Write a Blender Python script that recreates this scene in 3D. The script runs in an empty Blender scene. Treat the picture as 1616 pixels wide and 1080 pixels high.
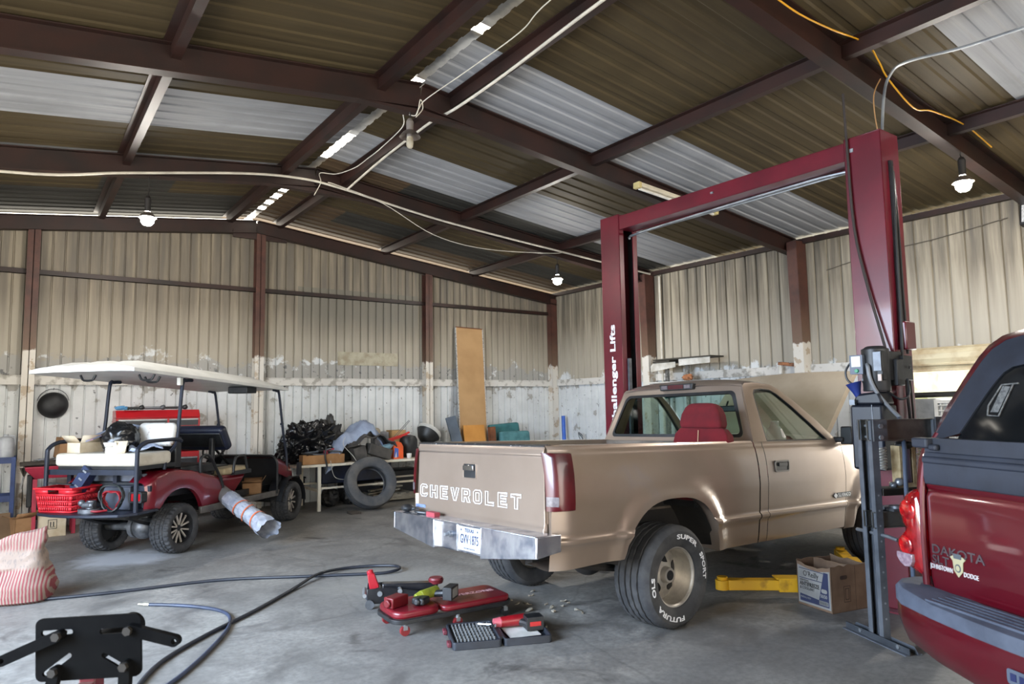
import bpy, math, random
from mathutils import Vector as V, Matrix as M, noise as NZ
R = math.radians
scn = bpy.context.scene
col = scn.collection

# ------------------------------------------------------------ camera
def set_camera(f, yaw, pitch, roll, H):
    cy, sy, cp, sp = math.cos(yaw), math.sin(yaw), math.cos(pitch), math.sin(pitch)
    fw = V((sy*cp, cy*cp, sp)); r = V((cy, -sy, 0)); u = r.cross(fw)
    c, s = math.cos(roll), math.sin(roll)
    r2 = c*r + s*u; u2 = -s*r + c*u
    cd = bpy.data.cameras.new('camera'); cd.sensor_width = 36; cd.lens = f/1616*36
    cd.clip_start = 0.05; cd.clip_end = 200
    co = bpy.data.objects.new('camera', cd); col.objects.link(co)
    m = M((r2, u2, -fw)).transposed().to_4x4(); m.translation = (0, 0, H)
    co.matrix_world = m
    scn.camera = co
    return cd
cam = set_camera(1090.0, R(35.85743647), R(5.21849929), R(-0.9067497), 1.6)
cam.dof.use_dof = True; cam.dof.focus_distance = 7.5; cam.dof.aperture_fstop = 4.0

# ------------------------------------------------------------ world, big lights, exposure
scn.view_settings.view_transform = 'Standard'; scn.view_settings.look = 'None'
scn.view_settings.gamma = 1; scn.view_settings.use_curve_mapping = False
scn.view_settings.exposure = 0.0
try:
    scn.cycles.use_denoising = True
    scn.cycles.max_bounces = 6; scn.cycles.diffuse_bounces = 4; scn.cycles.glossy_bounces = 3
    scn.cycles.transmission_bounces = 4; scn.cycles.transparent_max_bounces = 12
    scn.cycles.sample_clamp_indirect = 6; scn.cycles.caustics_reflective = False; scn.cycles.caustics_refractive = False
except Exception: pass
wd = bpy.data.worlds.new('daylight'); scn.world = wd; wd.use_nodes = True
bg = wd.node_tree.nodes['Background']; bg.inputs[0].default_value = (1.0, 0.93, 0.80, 1); bg.inputs[1].default_value = 7.5
def area(name, loc, rot, sx, sy, power, colr, spread=180):
    l = bpy.data.lights.new(name, 'AREA'); l.shape = 'RECTANGLE'; l.size = sx; l.size_y = sy
    l.energy = power; l.color = colr; l.spread = R(spread)
    o = bpy.data.objects.new(name, l); col.objects.link(o); o.location = loc; o.rotation_euler = rot
    return o
# daylight through the open bays: left side, behind the camera, and the roll-up door at the right
area('daylight_left_bay', (-3.2, 4.4, 2.2), (0, R(-62), R(4)), 2.6, 4.8, 600, (0.52, 0.72, 1.0), 116)
area('daylight_front_bay', (2.6, -3.1, 2.5), (R(54), 0, 0), 9.0, 2.4, 45, (0.56, 0.75, 1.0), 104)
area('daylight_right_door', (9.75, 3.4, 1.0), (0, R(90), 0), 1.9, 1.9, 60, (0.95, 0.97, 1.0))

# ------------------------------------------------------------ colours and materials
def lin(c):
    c = c/255.0
    return c/12.92 if c <= 0.04045 else ((c+0.055)/1.055)**2.4
def C(r, g, b): return (lin(r), lin(g), lin(b), 1.0)
class NT:
    def __init__(s, name):
        s.m = bpy.data.materials.new(name); s.m.use_nodes = True
        s.t = s.m.node_tree; s.b = s.t.nodes['Principled BSDF']
        s.tc = None
    def n(s, ty, **kw):
        x = s.t.nodes.new('ShaderNode'+ty)
        for k, v in kw.items():
            if k.startswith('i'): x.inputs[int(k[1:])].default_value = v
            else: setattr(x, k, v)
        return x
    def l(s, a, b): s.t.links.new(a, b)
    def co(s):
        if not s.tc: s.tc = s.n('TexCoord')
        return s.tc.outputs['Object']
    def noise(s, scale, detail=4, rough=.55, stretch=None, dist=0):
        x = s.n('TexNoise'); x.inputs['Scale'].default_value = scale; x.inputs['Detail'].default_value = detail
        x.inputs['Roughness'].default_value = rough; x.inputs['Distortion'].default_value = dist
        if stretch:
            mp = s.n('Mapping'); mp.inputs['Scale'].default_value = stretch; s.l(s.co(), mp.inputs[0]); s.l(mp.outputs[0], x.inputs['Vector'])
        else: s.l(s.co(), x.inputs['Vector'])
        return x.outputs[0]
    def ramp(s, fac, stops):
        x = s.n('ValToRGB'); e = x.color_ramp.elements
        while len(e) < len(stops): e.new(.5)
        for k, (p, c) in enumerate(stops):
            e[k].position = p; e[k].color = c if isinstance(c, tuple) else (c, c, c, 1)
        s.l(fac, x.inputs[0]); return x.outputs[0]
    def mix(s, fac, a, b, mode='MIX'):
        x = s.n('Mix', data_type='RGBA', blend_type=mode)
        for sock, v in ((x.inputs[0], fac), (x.inputs[6], a), (x.inputs[7], b)):
            if isinstance(v, (tuple, float, int)): sock.default_value = v
            else: s.l(v, sock)
        return x.outputs[2]
    def math(s, op, a, b=0.0):
        x = s.n('Math', operation=op)
        for k, v in ((0, a), (1, b)):
            if isinstance(v, (float, int)): x.inputs[k].default_value = v
            else: s.l(v, x.inputs[k])
        return x.outputs[0]
    def rng(s, v, a, b, c=0.0, d=1.0):
        x = s.n('MapRange'); s.l(v, x.inputs[0])
        for k, q in ((1, a), (2, b), (3, c), (4, d)): x.inputs[k].default_value = q
        return x.outputs[0]
    def z(s):
        x = s.n('SeparateXYZ'); s.l(s.co(), x.inputs[0]); return x.outputs
    def bump(s, h, st=.3, dist=.01):
        x = s.n('Bump'); x.inputs['Strength'].default_value = st; x.inputs['Distance'].default_value = dist
        s.l(h, x.inputs['Height']); s.l(x.outputs[0], s.b.inputs['Normal'])
    def out(s, c, rough=.5, metal=0, coat=0, spec=.5):
        for k, v in (('Base Color', c), ('Roughness', rough), ('Metallic', metal), ('Coat Weight', coat), ('Specular IOR Level', spec)):
            if isinstance(v, (tuple, float, int)): s.b.inputs[k].default_value = v
            else: s.l(v, s.b.inputs[k])
        s.b.inputs['Coat Roughness'].default_value = .06
        return s.m
MATS = {}
def mat(name, c, rough=.5, metal=0, c2=None, scale=6.0, bump=0, bscale=60, coat=0, spec=.5, lo=.4, hi=.65, stretch=None):
    if name in MATS: return MATS[name]
    k = NT(name); a = C(*c); b = C(*c2) if c2 else tuple(x*.78 for x in a[:3])+(1,)
    f = k.ramp(k.noise(scale, 5, stretch=stretch), [(lo, 0.0), (hi, 1.0)])
    cc = k.mix(f, a, b)
    if bump: k.bump(k.noise(bscale, 3), bump, .004)
    MATS[name] = k.out(cc, rough, metal, coat, spec)
    return MATS[name]
def emis(name, c, st):
    k = NT(name); k.b.inputs['Emission Color'].default_value = C(*c); k.b.inputs['Emission Strength'].default_value = st
    return k.out(C(*c), .4)
def glassy(name, tint, refl=.12, rough=.02):
    m = bpy.data.materials.new(name); m.use_nodes = True; t = m.node_tree; t.nodes.clear()
    o = t.nodes.new('ShaderNodeOutputMaterial'); tr = t.nodes.new('ShaderNodeBsdfTransparent'); gl = t.nodes.new('ShaderNodeBsdfGlossy')
    tr.inputs[0].default_value = C(*tint); gl.inputs['Roughness'].default_value = rough
    lw = t.nodes.new('ShaderNodeLayerWeight'); lw.inputs[0].default_value = .25
    mr = t.nodes.new('ShaderNodeMapRange'); mr.inputs[3].default_value = refl*.45; mr.inputs[4].default_value = min(1, refl*6)
    mx = t.nodes.new('ShaderNodeMixShader')
    t.links.new(lw.outputs['Fresnel'], mr.inputs[0]); t.links.new(mr.outputs[0], mx.inputs[0]); t.links.new(tr.outputs[0], mx.inputs[1]); t.links.new(gl.outputs[0], mx.inputs[2]); t.links.new(mx.outputs[0], o.inputs[0])
    return m

# ------------------------------------------------------------ mesh builder
def catmull(p, n=6, closed=False):
    p = [V(q) for q in p]; out = []; L = len(p)
    for i in range(L if closed else L-1):
        a, b, c, d = (p[(i+k) % L] if closed else p[min(max(i+k, 0), L-1)] for k in (-1, 0, 1, 2))
        for j in range(n):
            t = j/n
            out.append(.5*((2*b)+(c-a)*t+(2*a-5*b+4*c-d)*t*t+(3*b-a-3*c+d)*t**3))
    if not closed: out.append(p[-1])
    return out
class MB:
    def __init__(s, x=None): s.v = []; s.f = []; s.m = []; s.x = x or M.Identity(4); s.k = 0
    def add(s, vs, fs, x=None):
        o = len(s.v); t = s.x @ x if x else s.x
        s.v += [t @ V(q) for q in vs]; s.f += [tuple(i+o for i in f) for f in fs]; s.m += [s.k]*len(fs)
        return s
    def box(s, c, d, rot=None, taper=1.0):
        x = M.Translation(c)
        if rot: x = x @ (rot if isinstance(rot, M) else eul(*rot))
        a, b, h = d[0]/2, d[1]/2, d[2]/2
        vs = [(i*a*(taper if k > 0 else 1), j*b*(taper if k > 0 else 1), k*h) for k in (-1, 1) for j in (-1, 1) for i in (-1, 1)]
        return s.add(vs, [(0, 2, 3, 1), (4, 5, 7, 6), (0, 1, 5, 4), (2, 6, 7, 3), (0, 4, 6, 2), (1, 3, 7, 5)], x)
    def box2(s, a, b): return s.box([(a[i]+b[i])/2 for i in range(3)], [abs(b[i]-a[i]) for i in range(3)])
    def tube(s, pts, r=.01, n=8, closed=False, sm=0, cap=True, squash=1.0, nrm=None):
        pts = catmull(pts, sm, closed) if sm else [V(q) for q in pts]
        L = len(pts); vs = []; fs = []; up = None
        for i, p in enumerate(pts):
            if closed: d = pts[(i+1) % L]-pts[i-1]
            else: d = pts[min(i+1, L-1)]-pts[max(i-1, 0)]
            d = d.normalized() if d.length > 1e-9 else V((0, 0, 1))
            if up is None:
                up = V((0, 0, 1)) if abs(d.z) < .9 else V((1, 0, 0))
            up = (up - d*up.dot(d)); up = up.normalized() if up.length > 1e-6 else d.orthogonal().normalized()
            if nrm is not None: up = V(nrm)
            w = d.cross(up); rr = r[i] if isinstance(r, (list, tuple)) else r
            sc = 1.0
            if (not closed and 0 < i < L-1) or (closed and nrm is not None):
                d1 = (pts[i]-pts[i-1]).normalized(); c2 = max(.5, d1.dot(d)); sc = 1/c2
            for k in range(n):
                a = 2*math.pi*k/n + (math.pi/n if n == 4 else 0)
                vs.append(p + (w*math.cos(a)*sc + up*math.sin(a)*squash)*rr)
        for i in range(L if closed else L-1):
            for k in range(n):
                a, b = i*n, ((i+1) % L)*n
                fs.append((a+k, a+(k+1) % n, b+(k+1) % n, b+k))
        if cap and not closed:
            fs.append(tuple(range(n-1, -1, -1))); fs.append(tuple((L-1)*n+k for k in range(n)))
        return s.add(vs, fs)
    def cyl(s, a, b, r, r2=None, n=20):
        return s.tube([a, b], [r, r if r2 is None else r2], n)
    def lathe(s, prof, n=40, x=None, fn=None, close=False):
        vs = []; fs = []; P = len(prof)
        for k in range(n):
            a = 2*math.pi*k/n
            for j, (r, h) in enumerate(prof):
                rr = r + (fn(k, j) if fn else 0)
                vs.append((rr*math.cos(a), rr*math.sin(a), h))
        for k in range(n):
            for j in range(P if close else P-1):
                a, b = k*P, ((k+1) % n)*P; j2 = (j+1) % P
                fs.append((a+j, b+j, b+j2, a+j2))
        return s.add(vs, fs, x)
    def prism(s, poly, h0, h1, plane='xy', x=None):
        L = len(poly)
        g = {'xy': lambda a, b, h: (a, b, h), 'xz': lambda a, b, h: (a, h, b), 'yz': lambda a, b, h: (h, a, b)}[plane]
        vs = [g(a, b, h0) for a, b in poly]+[g(a, b, h1) for a, b in poly]
        fs = [tuple(range(L-1, -1, -1)), tuple(range(L, 2*L))]+[(i, (i+1) % L, L+(i+1) % L, L+i) for i in range(L)]
        return s.add(vs, fs, x)
    def frame(s, o, i, h0, h1, plane='xy', x=None, inner=True):
        L = len(o)
        g = {'xy': lambda a, b, h: (a, b, h), 'xz': lambda a, b, h: (a, h, b), 'yz': lambda a, b, h: (h, a, b)}[plane]
        vs = [g(a, b, h) for h in (h0, h1) for q in (o, i) for a, b in q]
        fs = []
        for k in range(L):
            n = (k+1) % L
            fs += [(k, n, L+n, L+k), (2*L+k, 3*L+k, 3*L+n, 2*L+n), (k, 2*L+k, 2*L+n, n), (L+k, L+n, 3*L+n, 3*L+k)]
        return s.add(vs, fs, x)
    def grid(s, rows, cu=False, cv=False, x=None):
        nr, nc = len(rows), len(rows[0]); vs = [q for r in rows for q in r]; fs = []
        for i in range(nr if cu else nr-1):
            for j in range(nc if cv else nc-1):
                a, b = i*nc, ((i+1) % nr)*nc; k = (j+1) % nc
                fs.append((a+j, a+k, b+k, b+j))
        return s.add(vs, fs, x)
    def loft(s, secs, x=None):
        s.grid(secs, False, True, x); o = len(s.v); n = len(secs[0])
        s.f += [tuple(o-len(secs)*n+k for k in range(n-1, -1, -1)), tuple(o-n+k for k in range(n))]; s.m += [s.k]*2
        return s
    def ball(s, c, r, nu=16, nv=10, fn=None, rot=None):
        x = M.Translation(c)
        if rot: x = x @ eul(*rot)
        r = (r, r, r) if isinstance(r, (int, float)) else r
        vs = [(0, 0, -r[2])]; fs = []
        for j in range(1, nv):
            t = math.pi*j/nv - math.pi/2
            for k in range(nu):
                a = 2*math.pi*k/nu; vs.append((r[0]*math.cos(t)*math.cos(a), r[1]*math.cos(t)*math.sin(a), r[2]*math.sin(t)))
        vs.append((0, 0, r[2]))
        if fn: vs = [fn(V(q)) for q in vs]
        for k in range(nu):
            fs.append((0, 1+(k+1) % nu, 1+k))
            for j in range(nv-2):
                a, b = 1+j*nu, 1+(j+1)*nu; fs.append((a+k, a+(k+1) % nu, b+(k+1) % nu, b+k))
            fs.append((1+(nv-2)*nu+k, 1+(nv-2)*nu+(k+1) % nu, len(vs)-1))
        return s.add(vs, fs, x)
    def build(s, name, ms, parent=None, bevel=0, sub=0, ang=35, solid=0, seg=2):
        me = bpy.data.meshes.new(name); me.from_pydata([tuple(q) for q in s.v], [], s.f)
        for q in (ms if isinstance(ms, (list, tuple)) else [ms]): me.materials.append(q)
        me.polygons.foreach_set('material_index', s.m)
        me.polygons.foreach_set('use_smooth', [True]*len(me.polygons))
        me.validate(); me.update()
        me.set_sharp_from_angle(angle=R(ang))
        o = bpy.data.objects.new(name, me); col.objects.link(o)
        if parent: o.parent = parent
        if solid:
            d = o.modifiers.new('solid', 'SOLIDIFY'); d.thickness = solid; d.offset = 0
        if sub:
            d = o.modifiers.new('sub', 'SUBSURF'); d.levels = sub; d.render_levels = sub
        if bevel:
            d = o.modifiers.new('bevel', 'BEVEL'); d.width = bevel; d.segments = seg; d.limit_method = 'ANGLE'; d.angle_limit = R(32)
            d.harden_normals = False
        return o
def eul(x, y, z): 
    from mathutils import Euler
    return Euler((R(x), R(y), R(z))).to_matrix().to_4x4()
def tag(o, label, cat, group=None):
    o['label'] = label; o['category'] = cat
    if group: o['group'] = group
    return o
def thing(name, label, cat, loc=(0, 0, 0), rz=0, group=None):
    o = bpy.data.objects.new(name, None); col.objects.link(o); o.location = loc; o.rotation_euler = (0, 0, R(rz)); o.empty_display_size = .1
    return tag(o, label, cat, group)
def single(name, mb, ms, label, cat, group=None, loc=None, rz=0, **kw):
    o = mb.build(name, ms, None, **kw)
    if loc: o.location = loc
    if rz: o.rotation_euler.z = R(rz)
    return tag(o, label, cat, group)
def struct(name, mb, ms, **kw):
    o = mb.build(name, ms, **kw); o['kind'] = 'structure'; return o
def dup(o, parent=None):
    c = o.copy(); col.objects.link(c); c.parent = parent
    for ch in list(o.children): dup(ch, c)
    return c
def text_geo(s, size=1, ext=.002, off=0.0, align='CENTER', sx=1.0, space=1.0):
    cu = bpy.data.curves.new('t', 'FONT'); cu.body = s; cu.size = size; cu.extrude = ext; cu.offset = off
    cu.align_x = align; cu.align_y = 'CENTER'; cu.space_character = space; cu.resolution_u = 3
    o = bpy.data.objects.new('t', cu); me = bpy.data.meshes.new_from_object(o)
    vs = [(v.co.x*sx, v.co.y, v.co.z) for v in me.vertices]; fs = [tuple(p.vertices) for p in me.polygons]
    bpy.data.objects.remove(o); bpy.data.curves.remove(cu); bpy.data.meshes.remove(me)
    return vs, fs
def rrect(w, h, r, n=4, cx=0, cy=0):
    out = []
    for sx, sy, a0 in ((1, 1, 0), (-1, 1, 90), (-1, -1, 180), (1, -1, 270)):
        for k in range(n+1):
            a = R(a0+90*k/n); out.append((cx+sx*(w/2-r)+r*math.cos(a), cy+sy*(h/2-r)+r*math.sin(a)))
    return out
def lerp(a, b, t): return a+(b-a)*t
def interp(tab, q):
    if q <= tab[0][0]: return tab[0][1]
    for (a, b), (c, d) in zip(tab, tab[1:]):
        if q <= c: return b+(d-b)*(q-a)/(c-a)
    return tab[-1][1]
def sstep(a, b, x):
    t = min(1, max(0, (x-a)/(b-a))); return t*t*(3-2*t)
rnd = random.Random(7)

# ------------------------------------------------------------ shared materials
STEEL = mat('oxide_red_steel', (44, 21, 15), .5, 0, (27, 14, 11), 3, .15, 90)
BLACK = mat('black_plastic', (22, 23, 25), .45, 0, (34, 35, 37), 12, .1, 120)
RUBBER = mat('tyre_rubber', (46, 47, 50), .75, 0, (66, 66, 67), 9, .25, 140)
CHROME = mat('scuffed_chrome', (205, 208, 212), .12, 1, (150, 155, 165), 14, 0)
ALLOY = mat('brushed_alloy', (206, 200, 190), .38, .7, (176, 170, 162), 10)
GREY_STEEL = mat('grey_steel', (108, 112, 118), .42, .55, (78, 80, 84), 7, .1, 80)
WHITEP = mat('white_plastic', (222, 220, 214), .5, 0, (196, 194, 186), 5)
CARD = mat('cardboard', (160, 122, 86), .85, 0, (132, 98, 66), 5, .1, 50)
WIREW = mat('white_cable', (205, 198, 184), .5)
GALV = mat('galvanised_metal', (170, 174, 178), .38, .7, (128, 132, 138), 5)

# ------------------------------------------------------------ the building
YB, XR, XL, YF = 11.8, 9.65, -3.25, -3.2
XRID, ZRID, SLOPE = 3.2, 4.83, 0.1163
def zroof(x): return ZRID - SLOPE*abs(x-XRID)

# floor
k = NT('stained_concrete')
n1 = k.noise(.55, 6, .6); n2 = k.noise(2.2, 8, .65, dist=.6); n3 = k.noise(22, 6, .7); n4 = k.noise(.9, 3, .5)
base = k.ramp(n2, [(.28, C(88, 86, 84)), (.5, C(134, 131, 126)), (.72, C(168, 164, 156))])
base = k.mix(k.ramp(n1, [(.42, 0.0), (.62, .75)]), base, C(116, 113, 110))
base = k.mix(k.ramp(n3, [(.35, .45), (.6, 0.0)]), base, C(84, 82, 80))
oil = k.ramp(k.noise(1.3, 5, .6, dist=1.2), [(.6, 0.0), (.7, .8)])
base = k.mix(oil, base, C(58, 55, 53))
vo = k.n('TexVoronoi'); vo.feature = 'DISTANCE_TO_EDGE'; vo.inputs['Scale'].default_value = .33
dn = k.n('Mix', data_type='RGBA', blend_type='LINEAR_LIGHT'); dn.inputs[0].default_value = .12
k.l(k.co(), dn.inputs[6]); k.l(k.noise(3, 5), dn.inputs[7]); k.l(dn.outputs[2], vo.inputs['Vector'])
base = k.mix(k.rng(vo.outputs['Distance'], 0, .006, .25, 0), base, C(60, 58, 56))
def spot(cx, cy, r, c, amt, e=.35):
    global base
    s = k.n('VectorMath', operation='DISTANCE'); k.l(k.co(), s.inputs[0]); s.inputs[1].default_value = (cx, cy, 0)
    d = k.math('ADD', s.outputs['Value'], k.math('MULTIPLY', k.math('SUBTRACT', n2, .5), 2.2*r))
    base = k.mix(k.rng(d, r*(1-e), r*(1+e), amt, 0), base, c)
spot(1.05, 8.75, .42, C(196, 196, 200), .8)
spot(3.05, 4.35, .42, C(64, 56, 44), .75)
spot(4.2, 3.75, .55, C(70, 68, 66), .6)
spot(5.3, 2.3, .6, C(74, 70, 66), .55)
spot(2.9, 5.9, .6, C(168, 164, 156), .4)
k.bump(k.mix(.4, n3, n2), .25, .01)
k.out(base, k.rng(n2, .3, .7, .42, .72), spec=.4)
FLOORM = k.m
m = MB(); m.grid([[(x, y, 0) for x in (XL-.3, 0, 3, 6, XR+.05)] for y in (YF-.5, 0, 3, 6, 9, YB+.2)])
struct('floor', m, FLOORM, solid=0)

# walls of ribbed sheet with peeling lower paint
def wallmat(name, up1, up2, dark_tone, patch=None, eh=2.36, bs=1.0):
    k = NT(name); z = k.z()
    nb = k.noise(1.6, 6, .6); ns = k.noise(3.0, 5, .6, stretch=(3.4, 3.4, .18)); npl = k.noise(7, 7, .62); nf = k.noise(2.4, 6, .65)
    up = k.mix(k.ramp(ns, [(.3, 0.0), (.7, 1.0)]), C(*up1), C(*up2))
    sf = k.math('MULTIPLY', k.rng(z[2], 3.9, 2.7, 1, .25), k.ramp(ns, [(.36, 0.0), (.62, .95)]))  # dark streaks, stronger towards the top
    up = k.mix(sf, up, C(*dark_tone))
    up = k.mix(k.rng(k.math('ADD', z[2], k.math('MULTIPLY', k.math('SUBTRACT', ns, .5), .5)), 3.35, 2.5, 0, .75), up, C(174, 167, 153))  # paler towards the bottom of the upper paint
    if patch:
        a = k.math('MULTIPLY', k.math('GREATER_THAN', z[0], patch[0]), k.math('LESS_THAN', z[0], patch[1]))
        b = k.math('MULTIPLY', k.rng(z[2], patch[2], patch[2]+.5), k.math('LESS_THAN', z[2], patch[3]))
        up = k.mix(k.math('MULTIPLY', k.math('MULTIPLY', a, b), .8), up, C(112, 108, 98))
    lowc = k.mix(k.ramp(nf, [(.35, 0.0), (.65, 1.0)]), C(214, 217, 218), C(196, 199, 200))
    pe = k.ramp(k.mix(.5, npl, nf), [(.575, 0.0), (.60, 1.0)])
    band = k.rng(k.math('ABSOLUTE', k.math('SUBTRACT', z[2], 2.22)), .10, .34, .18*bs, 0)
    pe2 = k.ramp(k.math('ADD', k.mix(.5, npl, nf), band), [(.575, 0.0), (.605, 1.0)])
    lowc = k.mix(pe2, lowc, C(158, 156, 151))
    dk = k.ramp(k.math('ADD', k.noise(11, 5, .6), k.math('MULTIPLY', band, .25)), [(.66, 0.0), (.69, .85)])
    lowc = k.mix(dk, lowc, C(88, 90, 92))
    edge = k.math('ADD', z[2], k.math('MULTIPLY', k.math('SUBTRACT', nb, .5), .9))
    edge = k.math('ADD', edge, k.math('MULTIPLY', k.math('SUBTRACT', npl, .5), .45))
    f = k.rng(edge, eh, eh+.06)
    cc = k.mix(f, lowc, up)
    rust = k.ramp(k.noise(1.1, 5, .7, stretch=(5, 5, .35)), [(.66, 0.0), (.78, .55)])
    cc = k.mix(rust, cc, C(132, 100, 72))
    k.bump(npl, .12, .01)
    return k.out(cc, .6, 0)
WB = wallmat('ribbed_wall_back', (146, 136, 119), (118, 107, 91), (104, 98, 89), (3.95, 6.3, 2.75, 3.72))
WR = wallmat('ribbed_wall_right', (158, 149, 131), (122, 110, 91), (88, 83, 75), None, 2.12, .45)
def ribprof(a, b, pitch, depth):
    out = []; x = a
    while x < b:
        for t, d in ((0, 0), (.78, 0), (.83, 1), (.91, 1), (.96, 0)):
            q = x+t*pitch
            if q < b: out.append((q, d*depth))
        x += pitch
    out.append((b, 0)); return out
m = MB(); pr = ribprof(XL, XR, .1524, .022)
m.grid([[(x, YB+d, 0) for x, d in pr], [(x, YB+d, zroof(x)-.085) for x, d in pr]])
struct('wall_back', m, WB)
def wall_right(y0, y1, z0, z1):
    pr = ribprof(y0, y1, .2, .028)
    return [[(XR+d, y, z0) for y, d in pr], [(XR+d, y, z1) for y, d in pr]]
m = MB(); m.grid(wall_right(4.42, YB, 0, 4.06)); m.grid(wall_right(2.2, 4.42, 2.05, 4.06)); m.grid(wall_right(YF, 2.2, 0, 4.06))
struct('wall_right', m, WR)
m = MB(); pr = ribprof(7.4, YB, .2, .028)
m.grid([[(XL-d, y, 0) for y, d in pr], [(XL-d, y, 4.06) for y, d in pr]])
m.box2((XL-.02, YF, 3.55), (XL, 7.4, 4.06)); m.box2((XL-.02, YF, 0), (XL, 1.9, 3.55))
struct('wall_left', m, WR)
m = MB(); m.box2((XL, YF-.02, 3.6), (XR, YF, 4.1)); m.box2((XL, YF-.02, 0), (XL+1.2, YF, 3.6)); m.box2((XR-2.2, YF-.02, 0), (XR, YF, 3.6))
m.prism([(XL, 4.1), (XR, 4.1), (XRID, 4.8)], YF-.02, YF, 'xz')
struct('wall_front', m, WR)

# roof sheets: an old olive skin with newer white sheets let in
def roofmat(name, a, b, rough=.65, st=(.25, 7, 1)):
    k = NT(name); n = k.noise(1.5, 6, .6, stretch=st); n2 = k.noise(1.2, 5, .6)
    c = k.mix(k.ramp(n, [(.3, 0.0), (.7, 1.0)]), C(*a), C(*b))
    c = k.mix(k.ramp(n2, [(.5, 0.0), (.75, .4)]), c, C(*[q*.72 for q in b]))
    return k.out(c, rough, spec=.2)
RO = roofmat('olive_roof_sheet', (80, 69, 48), (60, 51, 36)); RW = roofmat('white_roof_sheet', (158, 160, 165), (134, 136, 140))
RD = roofmat('dark_roof_sheet', (60, 59, 55), (46, 45, 43)); RBn = roofmat('brown_roof_sheet', (94, 78, 60), (72, 58, 44))
def roofcell(x, y):
    if x < XRID:
        if y < 5.95: return 0
        if y < 6.88: return 0
        if y < 7.92: return 1
        if y < 8.84: return 0
        if y < 9.45: return 1
        if y < 10.5: return 0 if (x < .8 or x > 1.65) else 2
        return 2 if x < 2.7 else 3
    if y < 2.2: return 1 if x > 5.5 else 0
    if y < 4.9: return 0
    if y < 5.92: return 1
    if y < 7.38: return 0
    if y < 8.4: return 1
    if y < 9.0: return 3 if x < 4.4 else 2
    if y < 10.25: return 0
    if y < 11.0: return 2 if (4.2 < x < 6.3 or x > 6.4) else 3
    return 3
ys = []
y = YF
while y < YB+.05:
    for t, d in ((0, 0), (.55, 0), (.64, 1), (.90, 1), (.99, 0)): ys.append((y+t*.205, d*.012))
    y += .205
m = MB()
for xs in ([XL-.2, -1.1, .8, 1.65, 2.7, XRID-.13], [XRID, 4.2, 4.4, 5.5, 6.35, 7.45, XR+.22]):
    for i in range(len(xs)-1):
        for j in range(len(ys)-1):
            (ya, da), (yb, db) = ys[j], ys[j+1]; xa, xb = xs[i], xs[i+1]
            m.k = roofcell((xa+xb)/2, (ya+yb)/2)
            m.add([(xa, ya, zroof(xa)+da), (xb, ya, zroof(xb)+da), (xb, yb, zroof(xb)+db), (xa, yb, zroof(xa)+db)], [(0, 1, 2, 3)])
struct('ceiling', m, [RO, RW, RD, RBn])
# ridge flashing, torn away in places so the sky shows
m = MB()
jj = [(YF, 4.72), (4.86, 5.9), (6.08, 7.62), (8.55, 10.0), (10.28, 10.42), (10.68, 10.82), (11.06, 11.2), (11.42, YB)]
for a, b in jj:
    n = max(2, int((b-a)/.12)); rows = [[], [], []]
    for q in range(n+1):
        yy = a+(b-a)*q/n; w = .05*NZ.noise(V((yy*3, 1, 2)))
        rows[0].append((XRID-.24, yy, ZRID+.012)); rows[1].append((XRID-.06, yy, ZRID+.05)); rows[2].append((XRID+.12, yy, ZRID+.03))
    m.grid(rows)
struct('trim_1', m, [GALV], solid=.004)

# steel frames: I-beam rafters, columns, purlins, girts
def ibeam(m, p, q, h, w=.12, up=V((0, 0, 1)), t=.012):
    p, q = V(p), V(q); d = (q-p).normalized(); s = d.cross(up).normalized(); u = s.cross(d)
    for o, hh, ww in ((0, h, t*.8), (h/2, t, w), (-h/2, t, w)):
        vs = [pt+u*(o+a*hh/2)+s*(b*ww/2) for pt in (p, q) for a in (-1, 1) for b in (-1, 1)]
        m.add(vs, [(0, 1, 3, 2), (4, 6, 7, 5), (0, 4, 5, 1), (2, 3, 7, 6), (0, 2, 6, 4), (1, 5, 7, 3)])
for yf in (YB-.14, 8.9, 5.93, 2.85, -.15):
    h = .2 if yf > 11 else .24
    dz = .10+h/2 if yf > 11 else .015+h/2
    m = MB(); ibeam(m, (XL+.05, yf, zroof(XL)-dz), (XRID, yf, ZRID-dz), h); ibeam(m, (XRID, yf, ZRID-dz), (XR-.02, yf, zroof(XR)-dz), h)
    if yf < 11: m.prism([(XRID-.75, ZRID-.086-dz-h/2), (XRID+.75, ZRID-.086-dz-h/2), (XRID, ZRID-dz-h/2-.03)], yf-.05, yf+.05, 'xz')
    else: m.box2((XRID-.38, yf-.02, 4.42), (XRID+.5, yf+.02, 4.55))
    struct('rafter_beam', m, STEEL)
for x, y0 in [(x, YF) for x in (-1.2, .93, 2.74, 3.55, 5.5, 7.45)]:
    m = MB(); z = zroof(x)-.012
    w, h = .07, .11
    yy = [YF, YB-.05]
    m.box2((x-.006, yy[0], z-h), (x+.006, yy[1], z)); m.box2((x-.006, yy[0], z-h-.006), (x+w, yy[1], z-h)); m.box2((x-w, yy[0], z-.006), (x+.006, yy[1], z))
    m.box2((x+w-.006, yy[0], z-h), (x+w, yy[1], z-h+.02))
    struct('purlin_beam', m, STEEL)
m = MB(); m.box2((XR-.09, YF, 3.96), (XR-.012, YB-.03, 4.03)); struct('eave_beam', m, STEEL)
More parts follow.
